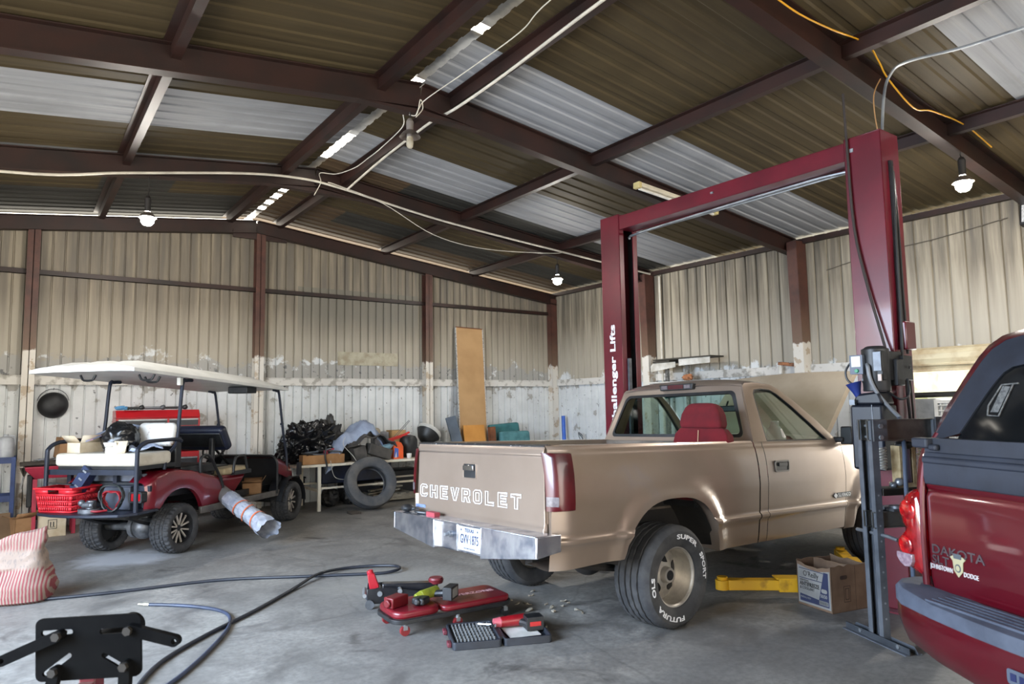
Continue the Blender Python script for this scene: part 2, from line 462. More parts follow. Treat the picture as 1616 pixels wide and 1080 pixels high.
# two-tone column paint
k = NT('two_tone_column_paint'); z = k.z(); n = k.noise(6, 6, .65)
f = k.rng(k.math('ADD', z[2], k.math('MULTIPLY', k.math('SUBTRACT', n, .5), .25)), 2.43, 2.46)
lo = k.mix(k.ramp(n, [(.55, 0.0), (.6, .8)]), C(208, 203, 194), C(168, 148, 122))
up = k.mix(k.ramp(n, [(.3, 0.0), (.7, 1.0)]), C(88, 52, 42), C(62, 38, 32))
up = k.mix(k.rng(z[2], 2.4, 3.1, .55, 0), up, C(132, 112, 92))
COLM = k.out(k.mix(f, lo, up), .55)
for x in (.16, 3.27, 6.45):
    m = MB(); h = .16; y0 = YB-.17
    m.box2((x-.075, y0, 0), (x+.075, y0+.012, zroof(x)-.3)); m.box2((x-.005, y0, 0), (x+.005, YB-.01, zroof(x)-.3)); m.box2((x-.075, YB-.022, 0), (x+.075, YB-.01, zroof(x)-.3))
    struct('wall_column', m, COLM)
m = MB(); m.box2((XR-.17, YB-.16, 0), (XR-.15, YB-.01, 3.9)); m.box2((XR-.17, YB-.16, 0), (XR-.01, YB-.14, 3.9)); struct('wall_column', m, COLM)
for yy in (8.86, 5.8, 2.0, -1.1):
    m = MB()
    for dy in (-.075, .075): m.prism([(XR-.012, 0), (XR-.17, 0), (XR-.26, 3.98), (XR-.012, 4.0)], yy+dy-.006, yy+dy+.006, 'xz')
    m.prism([(XR-.16, 0), (XR-.172, 0), (XR-.262, 3.98), (XR-.25, 3.98)], yy-.075, yy+.075, 'xz')
    struct('wall_column', m, COLM)
GIRTW = mat('painted_girt', (206, 203, 197), .55, 0, (160, 156, 148), 9, .1, 60, lo=.5, hi=.62)
m = MB(); m.box2((XL+.02, YB-.05, 1.99), (XR-.17, YB-.005, 2.12)); m.box2((XL+.02, YB-.07, 2.115), (XR-.17, YB-.005, 2.122)); struct('girt_beam', m, GIRTW)
m = MB(); m.box2((XL+.02, YB-.06, 3.55), (XR-.17, YB-.005, 3.62)); m.box2((XL+.02, YB-.085, 3.55), (XR-.17, YB-.005, 3.557)); struct('girt_beam', m, STEEL)
m = MB(); m.box2((XR-.05, 4.45, 2.0), (XR-.005, YB-.17, 2.13)); struct('girt_beam', m, GIRTW)
# rolled-up slat door over the right opening
CREAM = mat('cream_slat_paint', (204, 192, 160), .55, 0, (168, 146, 112), 4, .1, 30)
m = MB(); pts = []
for i in range(15): 
    a = -90+i*18
m.prism([(XR-.14+.12*math.cos(R(a))*(1 if i % 2 else .93), 2.13+.12*math.sin(R(a))*(1 if i % 2 else .93)) for i, a in enumerate(range(0, 360, 15))], 2.3, 4.4, 'xz')
for i in range(3): m.prism([(XR-.14, 1.965+i*.065), (XR-.165, 1.99+i*.065), (XR-.14, 2.02+i*.065)], 2.25, 4.42, 'xz')
m.box2((XR-.15, 2.25, 1.94), (XR-.11, 4.42, 1.985))
struct('door_1', m, CREAM)
# plate painted over the ribs at the back, and the corner conduit
m = MB(); m.box2((4.68, YB-.016, 2.36), (5.86, YB-.004, 2.6)); struct('trim_2', m, mat('plate_paint', (176, 170, 150), .6, 0, (150, 140, 118), 8))
# outdoors seen through the right opening
GR = mat('bright_gravel', (205, 200, 188), .9, 0, (170, 165, 150), 3, .3, 30)
m = MB(); m.box2((XR-.02, -12, -.12), (40, 25, -.04)); struct('ground_outside', m, GR)
LEAF = mat('tree_leaves', (160, 172, 132), .7, 0, (196, 200, 168), 3, .4, 20)
for i, (x, y, s) in enumerate([(22, 7.0, 2.2), (27, 13.5, 2.6), (20, 3.5, 1.6)]):
    q = MB(); q.ball((0, 0, s*.9), (s, s, s), 28, 18, lambda p, i=i, s=s: p*(1+.22*NZ.noise(p*2.2/s*1.6+V((i*7, 0, 0)))+.14*NZ.noise(p*7/s)))
    t = thing('tree', ['round sunlit tree outside beyond the open side door', 'tall sunlit tree standing behind the round tree outside', 'low sunlit bush outside by the open side door'][i], 'tree', (x, y, -.04), 0, 'trees outside')
    q.build('crown', LEAF, t); q = MB(); q.cyl((0, 0, 0), (0, 0, s*.6), .14, .1); q.build('trunk', mat('tree_bark', (96, 80, 62), .9), t)

# ============================================================ the tan pickup in the middle
PAINT = mat('pewter_paint', (152, 135, 121), .30, .5, (145, 128, 114), 2, coat=.8, spec=.5)
DGLASS = glassy('tinted_truck_glass', (214, 228, 221), .055)
TAILRED = mat('tail_lamp_red', (76, 5, 14), .32, 0, (56, 3, 10), 5, coat=.35)
LENSW = mat('clear_lens', (104, 96, 98), .3, 0, (84, 74, 78), 40, coat=.3)
DARK = mat('dark_underbody', (26, 24, 23), .8, 0, (40, 36, 33), 6)
WHITEINK = mat('white_lettering', (235, 236, 238), .5)
INKB = mat('dark_blue_ink', (28, 36, 78), .5)
INKK = mat('black_ink', (20, 20, 22), .5)
def arc_text(m, s, a0, a1, r, size, h, sx=None):
    vs, fs = text_geo(s, size, .0012, .0012, 'LEFT', space=1.05)
    w = max(q[0] for q in vs); need = abs(R(a0-a1))*r; k = need/w
    m.add([((r+y)*math.cos(R(a0)-x*k/r), -(h+z), (r+y)*math.sin(R(a0)-x*k/r)) for x, y, z in vs], fs)
AXY = M.Rotation(R(90), 4, 'X')      # lathe axis z -> -y
def wheel_set(parent, loc, side, letters=True, tr=.36, tw=.145, rr=.205):
    # side -1: outer face towards -y ; parts hang on one wheel part
    x = M.Translation(loc) @ (M.Rotation(math.pi, 4, 'Z') if side > 0 else M.Identity(4))
    m = MB(x @ AXY)
    half = [(rr, tw*.72), (rr+.008, tw*.86), (rr+.03, tw*.95), (lerp(rr, tr, .5), tw), (lerp(rr, tr, .75), tw*.985), (lerp(rr, tr, .88), tw*.9), (tr-.006, tw*.8), (tr-.001, tw*.72),
            (tr, tw*.57), (tr-.012, tw*.55), (tr-.012, tw*.49), (tr+.001, tw*.47), (tr+.002, tw*.21), (tr-.011, tw*.19), (tr-.011, tw*.13), (tr+.002, tw*.11)]
    prof = half+[(r, -h) for r, h in reversed(half)]
    n = 108; L = len(prof)
    m.lathe(prof, n, fn=lambda k, j: (-.006 if (k+j) % 2 == 0 and (5 <= j <= 7 or L-8 <= j <= L-6) else (-.005 if 8 <= min(j, L-1-j) and ((k+min(j, L-1-j)) % 4 == 0) else 0)))
    tyre = m.build('tyre', RUBBER, parent, ang=28)
    if letters:
        for wd_, a0, a1 in (('SUPER', 93, 44), ('SPORT', 30, -10), ('FUTURA', 278, 215), ('OLS', 199, 172)):
            m = MB(x); arc_text(m, wd_, a0, a1, lerp(rr, tr, .5), .045, tw)
            o = m.build('lettering', WHITEINK, tyre); o['label'] = 'white raised lettering'
    m = MB(x @ AXY)
    m.lathe([(rr, -tw*.7), (rr-.006, -tw*.2), (rr-.02, -.02), (.17, -.012), (.15, -.006), (.075, .03), (.07, .03)], 48)
    m.lathe([(rr-.02, -.02), (rr-.012, .03), (rr-.012, tw*.7), (rr-.004, tw*.78), (rr+.006, tw*.8), (rr+.008, tw*.72)], 48)
    m.lathe([(.075, .03), (.06, .034), (.055, .07), (.05, .078), (.001, .08)], 32)
    rim = m.build('rim', ALLOY, parent, ang=30)
    for i in range(5):
        m = MB(x @ AXY)
        a = R(18+72*i)
        pts = []
        for s in (1, -1):
            for q in range(8):
                t = q/8 if s > 0 else 1-q/8
                pts.append(((-.05+.10*t), s*.030*math.sin(math.pi*t)))
        y = M.Rotation(a, 4, 'Z') @ M.Translation((.118, 0, .012)) @ M.Rotation(R(25), 4, 'Y') @ M.Rotation(R(38), 4, 'Z')
        m.prism(pts, -.004, .003, 'xy', y); m.build('rim_slot', INKK, rim)
    m = MB(x @ AXY); m.lathe([(.001, .083), (.034, .083), (.036, .079)], 24); m.build('centre_cap', INKK, rim)
    return tyre
def truck():
    T = thing('pickup_truck', 'tan regular cab pickup truck with open hood standing between the lift posts', 'pickup truck', (3.87, 4.35, 0), 2.2)
    TI = M.Translation((0, 0, -.012)) @ M.Rotation(R(1.7), 4, 'Y') @ M.Rotation(R(-1.2), 4, 'X')
    prof = [(.40, .82), (.46, .865), (.52, .88), (.60, .888), (.655, .896), (.676, .918), (.698, .918), (.716, .898), (.74, .904), (.95, .918), (1.10, .910), (1.20, .893), (1.245, .880), (1.25, .874), (1.265, .873), (1.285, .866), (1.296, .852)]
    zs = [.42, .46, .50, .54, .58, .62, .655, .668, .681, .699, .711, .722, .74, .77, .80, .84, .88, .92, .95, 1.0, 1.06, 1.12, 1.18, 1.225, 1.243, 1.251, 1.265, 1.283, 1.294, 1.299]
    def arch(x, xc, rw=.545, zt=.905):
        u = abs(x-xc)/rw
        return .28+(zt-.28)*(1-u**2.6)**(1/2.6) if u < 1 else 0
    def side(m, s, xs, zb, xcs=(), round_tail=False, inner=True):
        rows = []
        for x in xs:
            b = max([zb(x)]+[arch(x, c) for c in xcs]); r = []
            for z in zs:
                zz = max(z, b); y = interp(prof, zz)
                for c in xcs:
                    rho = ((abs(x-c)/.545)**2.6+(max(0, zz-.28)/.625)**2.6)**(1/2.6)
                    if zz > .45: y += .030*sstep(1.24, 1.08, rho)*(1 if zz < 1.1 else 0)
                if round_tail and x < -.98: y -= .06*((-.98-x)/.15)**2
                r.append((x, s*y, zz))
            r.insert(0, (x, s*(r[0][1]*s-.05), b+.0)); r.insert(0, (x, s*(.83 if arch(x, 0) > b-1e-6 or arch(x, 3.2) > b-1e-6 else .60), b+.02))
            if inner: r += [(x, s*.835, 1.3), (x, s*.80, 1.295), (x, s*.795, 1.24), (x, s*.80, max(.80, b+.04))]
            rows.append(r)
        m.grid(rows)
    arx = [.545*math.sin(R(a)) for a in range(-90, 91, 6)]
    bx = [-1.13, -1.11, -1.08, -1.04, -1.0, -.95, -.85, -.75, -.68, -.62, -.58]+arx+[.58, .62, .68, .76, .86, .96, 1.06, 1.09]
    zb = lambda x: (.53-.02*(x+.55)/-.6 if x < 0 else .47)
    for s in (-1, 1):
        m = MB(TI); side(m, s, bx, zb, (0,), True)
        m.box2((-1.12, s*.72, .50), (-1.09, s*.84, 1.28)) if False else None
        # rear closing panel
        m.grid([[(-1.13, s*(interp(prof, z)-.06), z) for z in (.62, .66, .7, .8, .9, 1.0, 1.1, 1.2, 1.25, 1.295)], [(-1.11, s*.80, z) for z in (.62, .66, .7, .8, .9, 1.0, 1.1, 1.2, 1.25, 1.295)]])
        m.build('bedside_panel', PAINT, T, ang=40)
        # tail lamp
        m = MB(TI); path = [(-.995, .004), (-1.03, .004), (-1.06, .0), (-1.09, -.008), (-1.115, -.02), (-1.135, -.038), (-1.146, -.06), (-1.149, -.095)]
        zz = [.885, .89, .93, .99, 1.05, 1.11, 1.17, 1.22, 1.245, 1.25]
        rows = []
        for i, z in enumerate(zz):
            e = .012 if 0 < i < len(zz)-1 else -.004
            rows.append([(x, s*(interp(prof, z)+d-(.03*(z-.9) if d < -.05 else 0)+(e if x > -1.13 else 0)), z) for x, d in path])
        m.grid(rows)
        tl = m.build('tail_lamp', TAILRED, T, ang=50)
        m = MB(TI); m.grid([[(x, s*(interp(prof, z)+d+(.014 if x > -1.13 else 0)), z) for x, d in ((-1.118, -.02), (-1.139, -.038), (-1.150, -.06), (-1.153, -.09))] for z in (.915, .945, .975)])
        m.build('reverse_lens', LENSW, tl)
    # tailgate
    m = MB(TI); tg = [(-1.06, 1.295), (-1.10, 1.30), (-1.128, 1.29), (-1.142, 1.265), (-1.147, 1.235), (-1.136, 1.226), (-1.136, .80), (-1.142, .775), (-1.148, .765), (-1.148, .70), (-1.10, .70), (-1.09, 1.2)]
    m.prism(tg, -.792, .792, 'xz'); gate = m.build('tailgate', PAINT, T, bevel=.004)
    m = MB(TI); m.prism([(-1.05, 1.297), (-1.10, 1.304), (-1.132, 1.294), (-1.132, 1.288), (-1.10, 1.297), (-1.05, 1.29)], -.785, .785, 'xz'); o = m.build('cap_strip', mat('speckled_black', (30, 30, 32), .6, 0, (150, 150, 152), 40, lo=.6, hi=.68), gate); o['label'] = 'worn black strip along the top'
    m = MB(TI); m.frame(rrect(.17, .115, .012, cx=.052, cy=1.10), rrect(.155, .10, .01, cx=.052, cy=1.10), -1.142, -1.134, 'yz'); m.k = 1; m.prism(rrect(.156, .1, .01, cx=.052, cy=1.10), -1.1375, -1.134, 'yz'); m.k = 2; m.box((-1.148, .052, 1.122), (.02, .13, .036))
    m.build('handle', [PAINT, BLACK, CHROME], gate, bevel=.003)
    GL = {'C': [[(4, 4.4), (4, 5), (3.2, 6), (.8, 6), (0, 5), (0, 1), (.8, 0), (3.2, 0), (4, 1), (4, 1.6), (2.8, 1.6), (2.8, 1.2), (1.2, 1.2), (1.2, 4.8), (2.8, 4.8), (2.8, 4.4)]],
          'H': [[(0, 0), (1.2, 0), (1.2, 2.4), (2.8, 2.4), (2.8, 0), (4, 0), (4, 6), (2.8, 6), (2.8, 3.6), (1.2, 3.6), (1.2, 6), (0, 6)]],
          'E': [[(0, 0), (4, 0), (4, 1.2), (1.2, 1.2), (1.2, 2.4), (3.6, 2.4), (3.6, 3.6), (1.2, 3.6), (1.2, 4.8), (4, 4.8), (4, 6), (0, 6)]],
          'V': [[(1.5, 0), (2.6, 0), (4.2, 6), (2.9, 6), (2.05, 2), (1.2, 6), (-.1, 6)]],
          'R': [[(0, 0), (1.2, 0), (1.2, 2.2), (2, 2.2), (2.8, 0), (4.1, 0), (3.2, 2.5), (4, 3.2), (4, 5.2), (3.2, 6), (0, 6)], [(1.2, 3.4), (2.6, 3.4), (2.9, 3.7), (2.9, 4.6), (2.6, 4.9), (1.2, 4.9)]],
          'O': [[(.8, 0), (3.2, 0), (4, 1), (4, 5), (3.2, 6), (.8, 6), (0, 5), (0, 1)], [(1.2, 1.2), (2.8, 1.2), (2.8, 4.8), (1.2, 4.8)]],
          'L': [[(0, 0), (3.8, 0), (3.8, 1.2), (1.2, 1.2), (1.2, 6), (0, 6)]],
          'T': [[(1.4, 0), (2.6, 0), (2.6, 4.8), (4.1, 4.8), (4.1, 6), (-.1, 6), (-.1, 4.8), (1.4, 4.8)]]}
    m = MB(TI); u0 = .748
    sx, sz = .0262, .0158
    for i, ch in enumerate('CHEVROLET'):
        for lp in GL[ch]:
            m.tube([(-1.1405, u0-(i*5.72+a)*sx, .872+b*sz) for a, b in lp], .0034, 6, closed=True, nrm=(1, 0, 0))
    m.build('lettering', WHITEINK, gate)
    m = MB(TI); m.box((-1.139, .75, .79), (.003, .15, .03)); vs, fs = text_geo('Z71 off road', .02, .001); 
    m.build('sticker', mat('blue_grey_sticker', (126, 142, 176), .5, 0, (88, 104, 150), 60), gate)
    # bed floor and bulkhead
    m = MB(TI); m.box2((-1.08, -.80, .77), (-.64, .80, .80)); m.box2((-.64, -.56, .77), (.64, .56, .80)); m.box2((.64, -.80, .77), (1.09, .80, .80)); m.box2((1.065, -.82, .77), (1.09, .82, 1.29))
    m.build('bed_floor', mat('bed_paint', (120, 108, 96), .5, 0, (84, 76, 68), 5), T, bevel=.006)
    # bumper
    m = MB(TI); bz = lambda z: z-.055
    def plate(pts, x0, x1): m.prism([(y, z) for y, z in pts], x0, x1, 'yz')
    plate([(.90, .745), (.29, .745), (.29, .535), (.90, .615)], -1.30, -1.285)
    plate([(-.90, .745), (-.315, .745), (-.315, .535), (-.90, .615)], -1.30, -1.285)
    plate([(.29, .745), (-.315, .745), (-.315, .54), (.29, .54)], -1.262, -1.247)
    m.box2((-1.268, .02, .54), (-1.25, .028, .745))
    for y in (.29, -.315): m.box2((-1.30, y-.006, .535), (-1.25, y+.006, .745))
    m.box2((-1.30, -.90, .735), (-1.13, .90, .748))
    for s in (-1, 1):
        m.prism([(-1.30, .745), (-1.30, .615), (-1.275, .618), (-1.10, .64), (-1.10, .745)], s*.90-.006, s*.90+.006, 'xz')
        m.tube([(-1.289, s*.893, .617), (-1.289, s*.893, .746)], .013, 12)
    m.box2((-1.262, -.30, .54), (-1.05, .29, .555))
    bp = m.build('bumper', mat('hazy_bumper_chrome', (236, 240, 248), .27, 1, (170, 178, 196), 9), T, bevel=.004)
    m = MB(TI); m.cyl((-1.262, .105, .655), (-1.285, .105, .655), .022, .02, 18); m.cyl((-1.285, .105, .655), (-1.32, .105, .655), .012, .012, 14); m.build('lock_bolt', GALV, bp)
    px = M.Translation((-1.266, -.135, .642)) @ M(((0, 0, -1, 0), (-1, 0, 0, 0), (0, 1, 0, 0), (0, 0, 0, 1)))
    m = MB(TI @ px); m.prism(rrect(.275, .165, .012), 0, .003); m.k = 1
    for s, z, y, sc in (('TEXAS', .034, .057, 1.05), ):
        vs, fs = text_geo(s, z, .0008, .001, sx=sc, space=1.1); m.add(vs, fs, M.Translation((0, y, .0035)))
    vs, fs = text_geo('GVV\u00b71875', .088, .0008, .001, sx=.60, space=1.02); m.add(vs, fs, M.Translation((0, -.006, .0035)))
    vs, fs = text_geo('THE LONE STAR STATE', .013, .0008); m.add(vs, fs, M.Translation((0, -.066, .0035)))
    for x in (-.10, .10): m.prism([(x+.011*(1 if q % 2 == 0 else .45)*math.sin(q*math.pi/5), .058+.011*(1 if q % 2 == 0 else .45)*math.cos(q*math.pi/5)) for q in range(10)], .003, .004)
    m.build('license_plate', [mat('plate_white', (186, 188, 192), .5), INKB], bp)
    # cab corner, door, fender
    for s in (-1, 1):
        m = MB(TI); side(m, s, [1.105, 1.11, 1.13, 1.16, 1.19, 1.212, 1.216], lambda x: .47, inner=False); m.build('cab_corner_panel', PAINT, T, ang=40)
        m = MB(TI); side(m, s, [1.224, 1.23]+[1.25+.1*i for i in range(13)]+[2.52, 2.526], lambda x: .47, inner=False)
        d = m.build('door', PAINT, T, ang=40)
        m = MB(TI); hx, hz = 1.44, 1.08; y = s*.914
        m.prism(rrect(.21, .085, .014, cx=hx, cy=hz), y-.006*s, y+.003*s, 'xz'); m.k = 1; m.frame(rrect(.225, .098, .018, cx=hx, cy=hz), rrect(.195, .07, .012, cx=hx, cy=hz), y-.004*s, y+.008*s, 'xz'); m.k = 0; m.box((hx+.01, y+.006*s, hz+.014), (.13, .012, .03))
        m.build('handle', [BLACK, mat('dull_trim', (120, 116, 112), .3, .8)], d, bevel=.002)
        m = MB(TI); m.box((2.53, s*.96, 1.33), (.07, .12, .17), taper=.9); m.box((2.49, s*.89, 1.29), (.06, .10, .05)); m.build('mirror', BLACK, d, bevel=.012)
        m = MB(TI); m.prism([(2.285, .775), (2.32, .80), (2.355, .775), (2.32, .75)], s*.908, s*.918, 'xz')
        m.k = 1; m.prism([(2.35, .752), (2.62, .752), (2.62, .80), (2.35, .80)], s*.903, s*.911, 'xz'); m.k = 0
        vs, fs = text_geo('SILVERADO', .042, .002, .001, 'LEFT', sx=1.1)
        if s < 0: m.add([(2.37+x*.0, 0, 0) for x, y, z in vs[:0]], []); m.add([(2.365+x, -.9145-z, .776+y) for x, y, z in vs], fs)
        m.build('badge', [GALV, INKK], d)
        fx = [2.534, 2.54, 2.58]+[3.2+q for q in arx]+[3.78, 3.84, 3.90, 3.94, 3.96]
        m = MB(TI); side(m, s, fx, lambda x: .45, (3.2,), inner=False); m.build('front_fender', PAINT, T, ang=40)
    # greenhouse
    yw = lambda z: .868-(z-1.27)*.36
    oL = [(1.108, 1.285), (1.14, 1.45), (1.18, 1.62), (1.235, 1.765), (1.30, 1.80), (1.5, 1.812), (1.70, 1.80), (1.80, 1.765), (2.0, 1.655), (2.26, 1.48), (2.50, 1.285), (1.8, 1.285)]
    iL = [(1.315, 1.292), (1.335, 1.45), (1.355, 1.60), (1.375, 1.71), (1.41, 1.745), (1.52, 1.757), (1.66, 1.752), (1.755, 1.715), (1.93, 1.605), (2.14, 1.45), (2.34, 1.292), (1.8, 1.292)]
    for s in (-1, 1):
        m = MB(TI)
        f = lambda p, d: (p[0], s*(yw(p[1])-d), p[1])
        m.grid([[f(p, 0) for p in oL], [f((lerp(p[0], q[0], .5), lerp(p[1], q[1], .5)), -.006) for p, q in zip(oL, iL)], [f(p, .0) for p in iL], [f(p, .045) for p in iL]], cv=True)
        m.build('cab_pillar', PAINT, T, ang=30)
        m = MB(TI); gs = [(lerp(p[0], 1.8, .04), lerp(p[1], 1.5, .04)) for p in iL]
        m.grid([[f(p, .002) for p in iL], [f(p, .004) for p in gs], [f(p, .03) for p in gs]], cv=True); m.build('window_seal', BLACK, T)
        m = MB(TI); m.add([f(p, .02) for p in iL], [tuple(range(len(iL)))]); m.build('side_window', DGLASS, T)
    # roof
    rx = [(1.235, 1.765), (1.30, 1.80), (1.5, 1.812), (1.70, 1.80), (1.80, 1.765)]
    m = MB(TI); rows = []
    for x, z in rx:
        w = yw(z); rows.append([(x, w*math.sin(R(a))/math.sin(R(70)), z+.055*(1-(a/70)**2)*(1 if 1.25 < x < 1.75 else .6)) for a in range(-70, 71, 10)])
    m.grid(rows); m.build('roof', PAINT, T, ang=60)
    m = MB(TI); m.grid([[(x+.01, a, z-.03) for a in (-.64, -.3, .3, .64)] for x, z in rx]); m.build('headliner', mat('grey_headliner', (92, 90, 88), .9), T)
    # rear panel with window
    xr = lambda z: interp([(1.285, 1.108), (1.45, 1.14), (1.62, 1.18), (1.765, 1.235), (1.8, 1.26)], z)
    n = 6
    def rear(w0, w1, z0, z1, r):
        out = []
        for cx, cz, a0 in ((1, 1, 0), (-1, 1, 90), (-1, -1, 180), (1, -1, 270)):
            for k in range(n+1):
                a = R(a0+90*k/n); z = (z1-r if cz > 0 else z0+r)+r*math.sin(a)
                w = lerp(w0, w1, (z-z0)/(z1-z0)); out.append((cx*(w-r)+r*math.cos(a), z))
        return out
    def outer():
        o = rear(.866, .69, 1.285, 1.79, .02)
        return o
    o_, i_ = outer(), rear(.775, .635, 1.325, 1.735, .05)
    m = MB(TI); g = lambda p, d=0: (xr(p[1])+d, p[0], p[1]+(.05*(1-(p[0]/.69)**2) if p[1] > 1.76 else 0))
    m.grid([[g(p) for p in o_], [g(p) for p in i_], [g(p, .03) for p in i_]], cv=True)
    m.build('cab_back_panel', PAINT, T, ang=30)
    i2 = rear(.745, .608, 1.352, 1.708, .045)
    m = MB(TI); m.grid([[g(p, -.003) for p in i_], [g(p, -.006) for p in i2], [g(p, .012) for p in i2]], cv=True); m.build('window_seal', BLACK, T)
    m = MB(TI); m.add([g(p, .01) for p in i_], [tuple(range(len(i_)))]); m.build('rear_window', glassy('rear_truck_glass', (214, 228, 221), .0003, .03), T)
    m = MB(TI); m.prism([(1.0, 0)]*0+[(-.19, 1.765), (.19, 1.765), (.20, 1.822), (-.20, 1.822)], 1.20, 1.25, 'yz'); br = m.build('brake_lamp', BLACK, T, bevel=.006)
    m = MB(TI); m.box2((1.195, -.09, 1.775), (1.202, .09, 1.813)); m.k = 1; m.box2((1.195, -.17, 1.778), (1.202, -.10, 1.81)); m.box2((1.195, .10, 1.778), (1.202, .17, 1.81)); m.build('lens', [TAILRED, LENSW], br)
    # windshield and cowl
    ws = [(1.80, 1.765), (2.0, 1.655), (2.26, 1.48), (2.50, 1.285)]
    m = MB(TI); m.grid([[(x+.07*(1-t*t), t*(yw(z)-.02), z+.03*(1-t*t)) for t in (-1, -.75, -.5, -.25, 0, .25, .5, .75, 1)] for x, z in ws]); m.build('windshield', DGLASS, T, ang=80)
    m = MB(TI); m.grid([[(x+.06*(1-t*t), t*(yw(z)-.02), z+.03*(1-t*t)+.004) for t in (-1, -.5, 0, .5, 1)] for x, z in ((1.78, 1.775), (1.83, 1.75), (1.88, 1.722))]); m.build('shade_band', glassy('blue_shade_band', (60, 120, 140), .1), T)
    m = MB(TI); m.box2((2.46, -.84, 1.20), (2.62, .84, 1.27)); m.build('cowl', BLACK, T, bevel=.01)
    # interior
    m = MB(TI); m.prism([(1.16, .62), (1.16, 1.0), (2.2, .9), (2.25, .62)], -.80, .80, 'xz'); m.k = 1; m.prism([(2.12, 1.0), (2.16, 1.25), (2.3, 1.29), (2.5, 1.28), (2.5, .8)], -.80, .80, 'xz'); m.build('dashboard', [mat('dark_carpet', (48, 44, 42), .9), mat('grey_dash', (84, 82, 80), .7)], T, bevel=.01)
    m = MB(TI @ M.Translation((2.02, .36, 1.24)) @ M.Rotation(R(-62), 4, 'Y')); m.tube([(.19*math.cos(R(a)), .19*math.sin(R(a)), 0) for a in range(0, 360, 15)], .014, 8, closed=True); m.box((0, 0, 0), (.09, .34, .02)); m.ball((0, 0, 0), (.07, .07, .03)); m.build('steering_wheel', BLACK, T)
    m = MB(TI); m.box2((1.30, -.76, .98), (1.78, .76, 1.06)); m.box2((1.22, -.76, 1.0), (1.33, .76, 1.30)); m.build('bench_seat', mat('maroon_cloth', (112, 24, 34), .9), T, bevel=.04)
    m = MB(TI); m.box((1.98, 0, 1.60), (.03, .24, .06)); m.cyl((1.98, 0, 1.6), (2.03, 0, 1.68), .01); m.build('rear_view_mirror', BLACK, T, bevel=.01)
    # raised hood
    hx, hz = 2.47, 1.265; an = R(44)
    hm = TI @ M.Translation((hx, 0, hz)) @ M.Rotation(-an, 4, 'Y')
    m = MB(hm); L = 1.08
    rows = []
    for t in (0, .02, .25, .5, .75, .95, 1.0):
        rows.append([(t*L, y, .035*(1-(y/.74)**2)+(-.03 if t == 1.0 else 0)+(-.02 if abs(y) > .735 else 0)) for y in (-.74, -.73, -.6, -.45, -.3, -.28, 0, .28, .3, .45, .6, .73, .74)])
    m.grid(rows); m.grid([[(x, y, z-.03) for x, y, z in r] for r in reversed(rows)]); m.tube([(.2, -.55, .045), (L*.95, -.1, .06)], .002, 4) if False else None
    m.build('hood', mat('dusty_hood_paint', (172, 158, 138), .55, 0, (156, 142, 122), 2, coat=.15), T, ang=50)
    # front end: grille, bumper, engine bay
    m = MB(TI); m.box2((3.94, -.86, .74), (4.02, .86, 1.10)); m.box2((3.94, -.90, .46), (4.1, .90, .70)); m.build('grille', CHROME, T, bevel=.015)
    m = MB(TI); m.box2((2.62, -.62, .60), (3.9, .62, .95)); m.box2((2.7, -.28, .95), (3.4, .28, 1.1)); m.build('engine', DARK, T, bevel=.03)
    # chassis
    m = MB(TI)
    for y in (-.46, .46): m.box2((-1.0, y-.04, .48), (3.9, y+.04, .60))
    m.box2((1.2, -.80, .47), (2.4, .80, .53)); m.box2((-1.05, -.30, .50), (-.6, .30, .72))
    m.build('chassis', DARK, T)
    m = MB(); m.cyl((0, -.74, .36), (0, .74, .36), .045); m.ball((0, 0, .36), .15); m.build('axle', DARK, T)
    m = MB(); m.cyl((3.2, -.7, .36), (3.2, .7, .36), .04); m.build('axle', DARK, T)
    for y in (-.5, .5): MB().tube([(-.75, y, .50), (-.3, y, .40), (0, y, .37), (.3, y, .40), (.7, y, .50)], .03, 6, sm=3).build('leaf_spring', DARK, T)
    for s in (-1, 1):
        for xc in (0, 3.2): MB(TI).grid([[(xc+.58*math.cos(R(a)), y, .27+.70*math.sin(R(a))) for a in range(18, 163, 8)] for y in (s*.56, s*.862)]).add([(xc+.58*math.cos(R(a)), s*.56, .27+.70*math.sin(R(a))) for a in range(18, 163, 8)], [tuple(range(19))]).build('wheel_well', DARK, T)
    for x in (-.012, 3.2):
        for s in (-1, 1): wheel_set(T, (x, s*(.785 if x < 1 else .80), .36), s, tw=.165 if x < 1 else .14)
    m = MB(TI)
    for s in (-1, 1): m.prism([(.56, .30), (.60, .30), (.62, .50), (.58, .52)], s*.62, s*.88, 'xz') if False else None
    # tailpipe and shackle bits under the right corner
    m.tube([(.5, -.52, .50), (-.3, -.56, .52), (-.75, -.60, .50)], .03, 10, sm=3)
    m.build('tailpipe', GREY_STEEL, T)
    return T
TRUCK = truck()

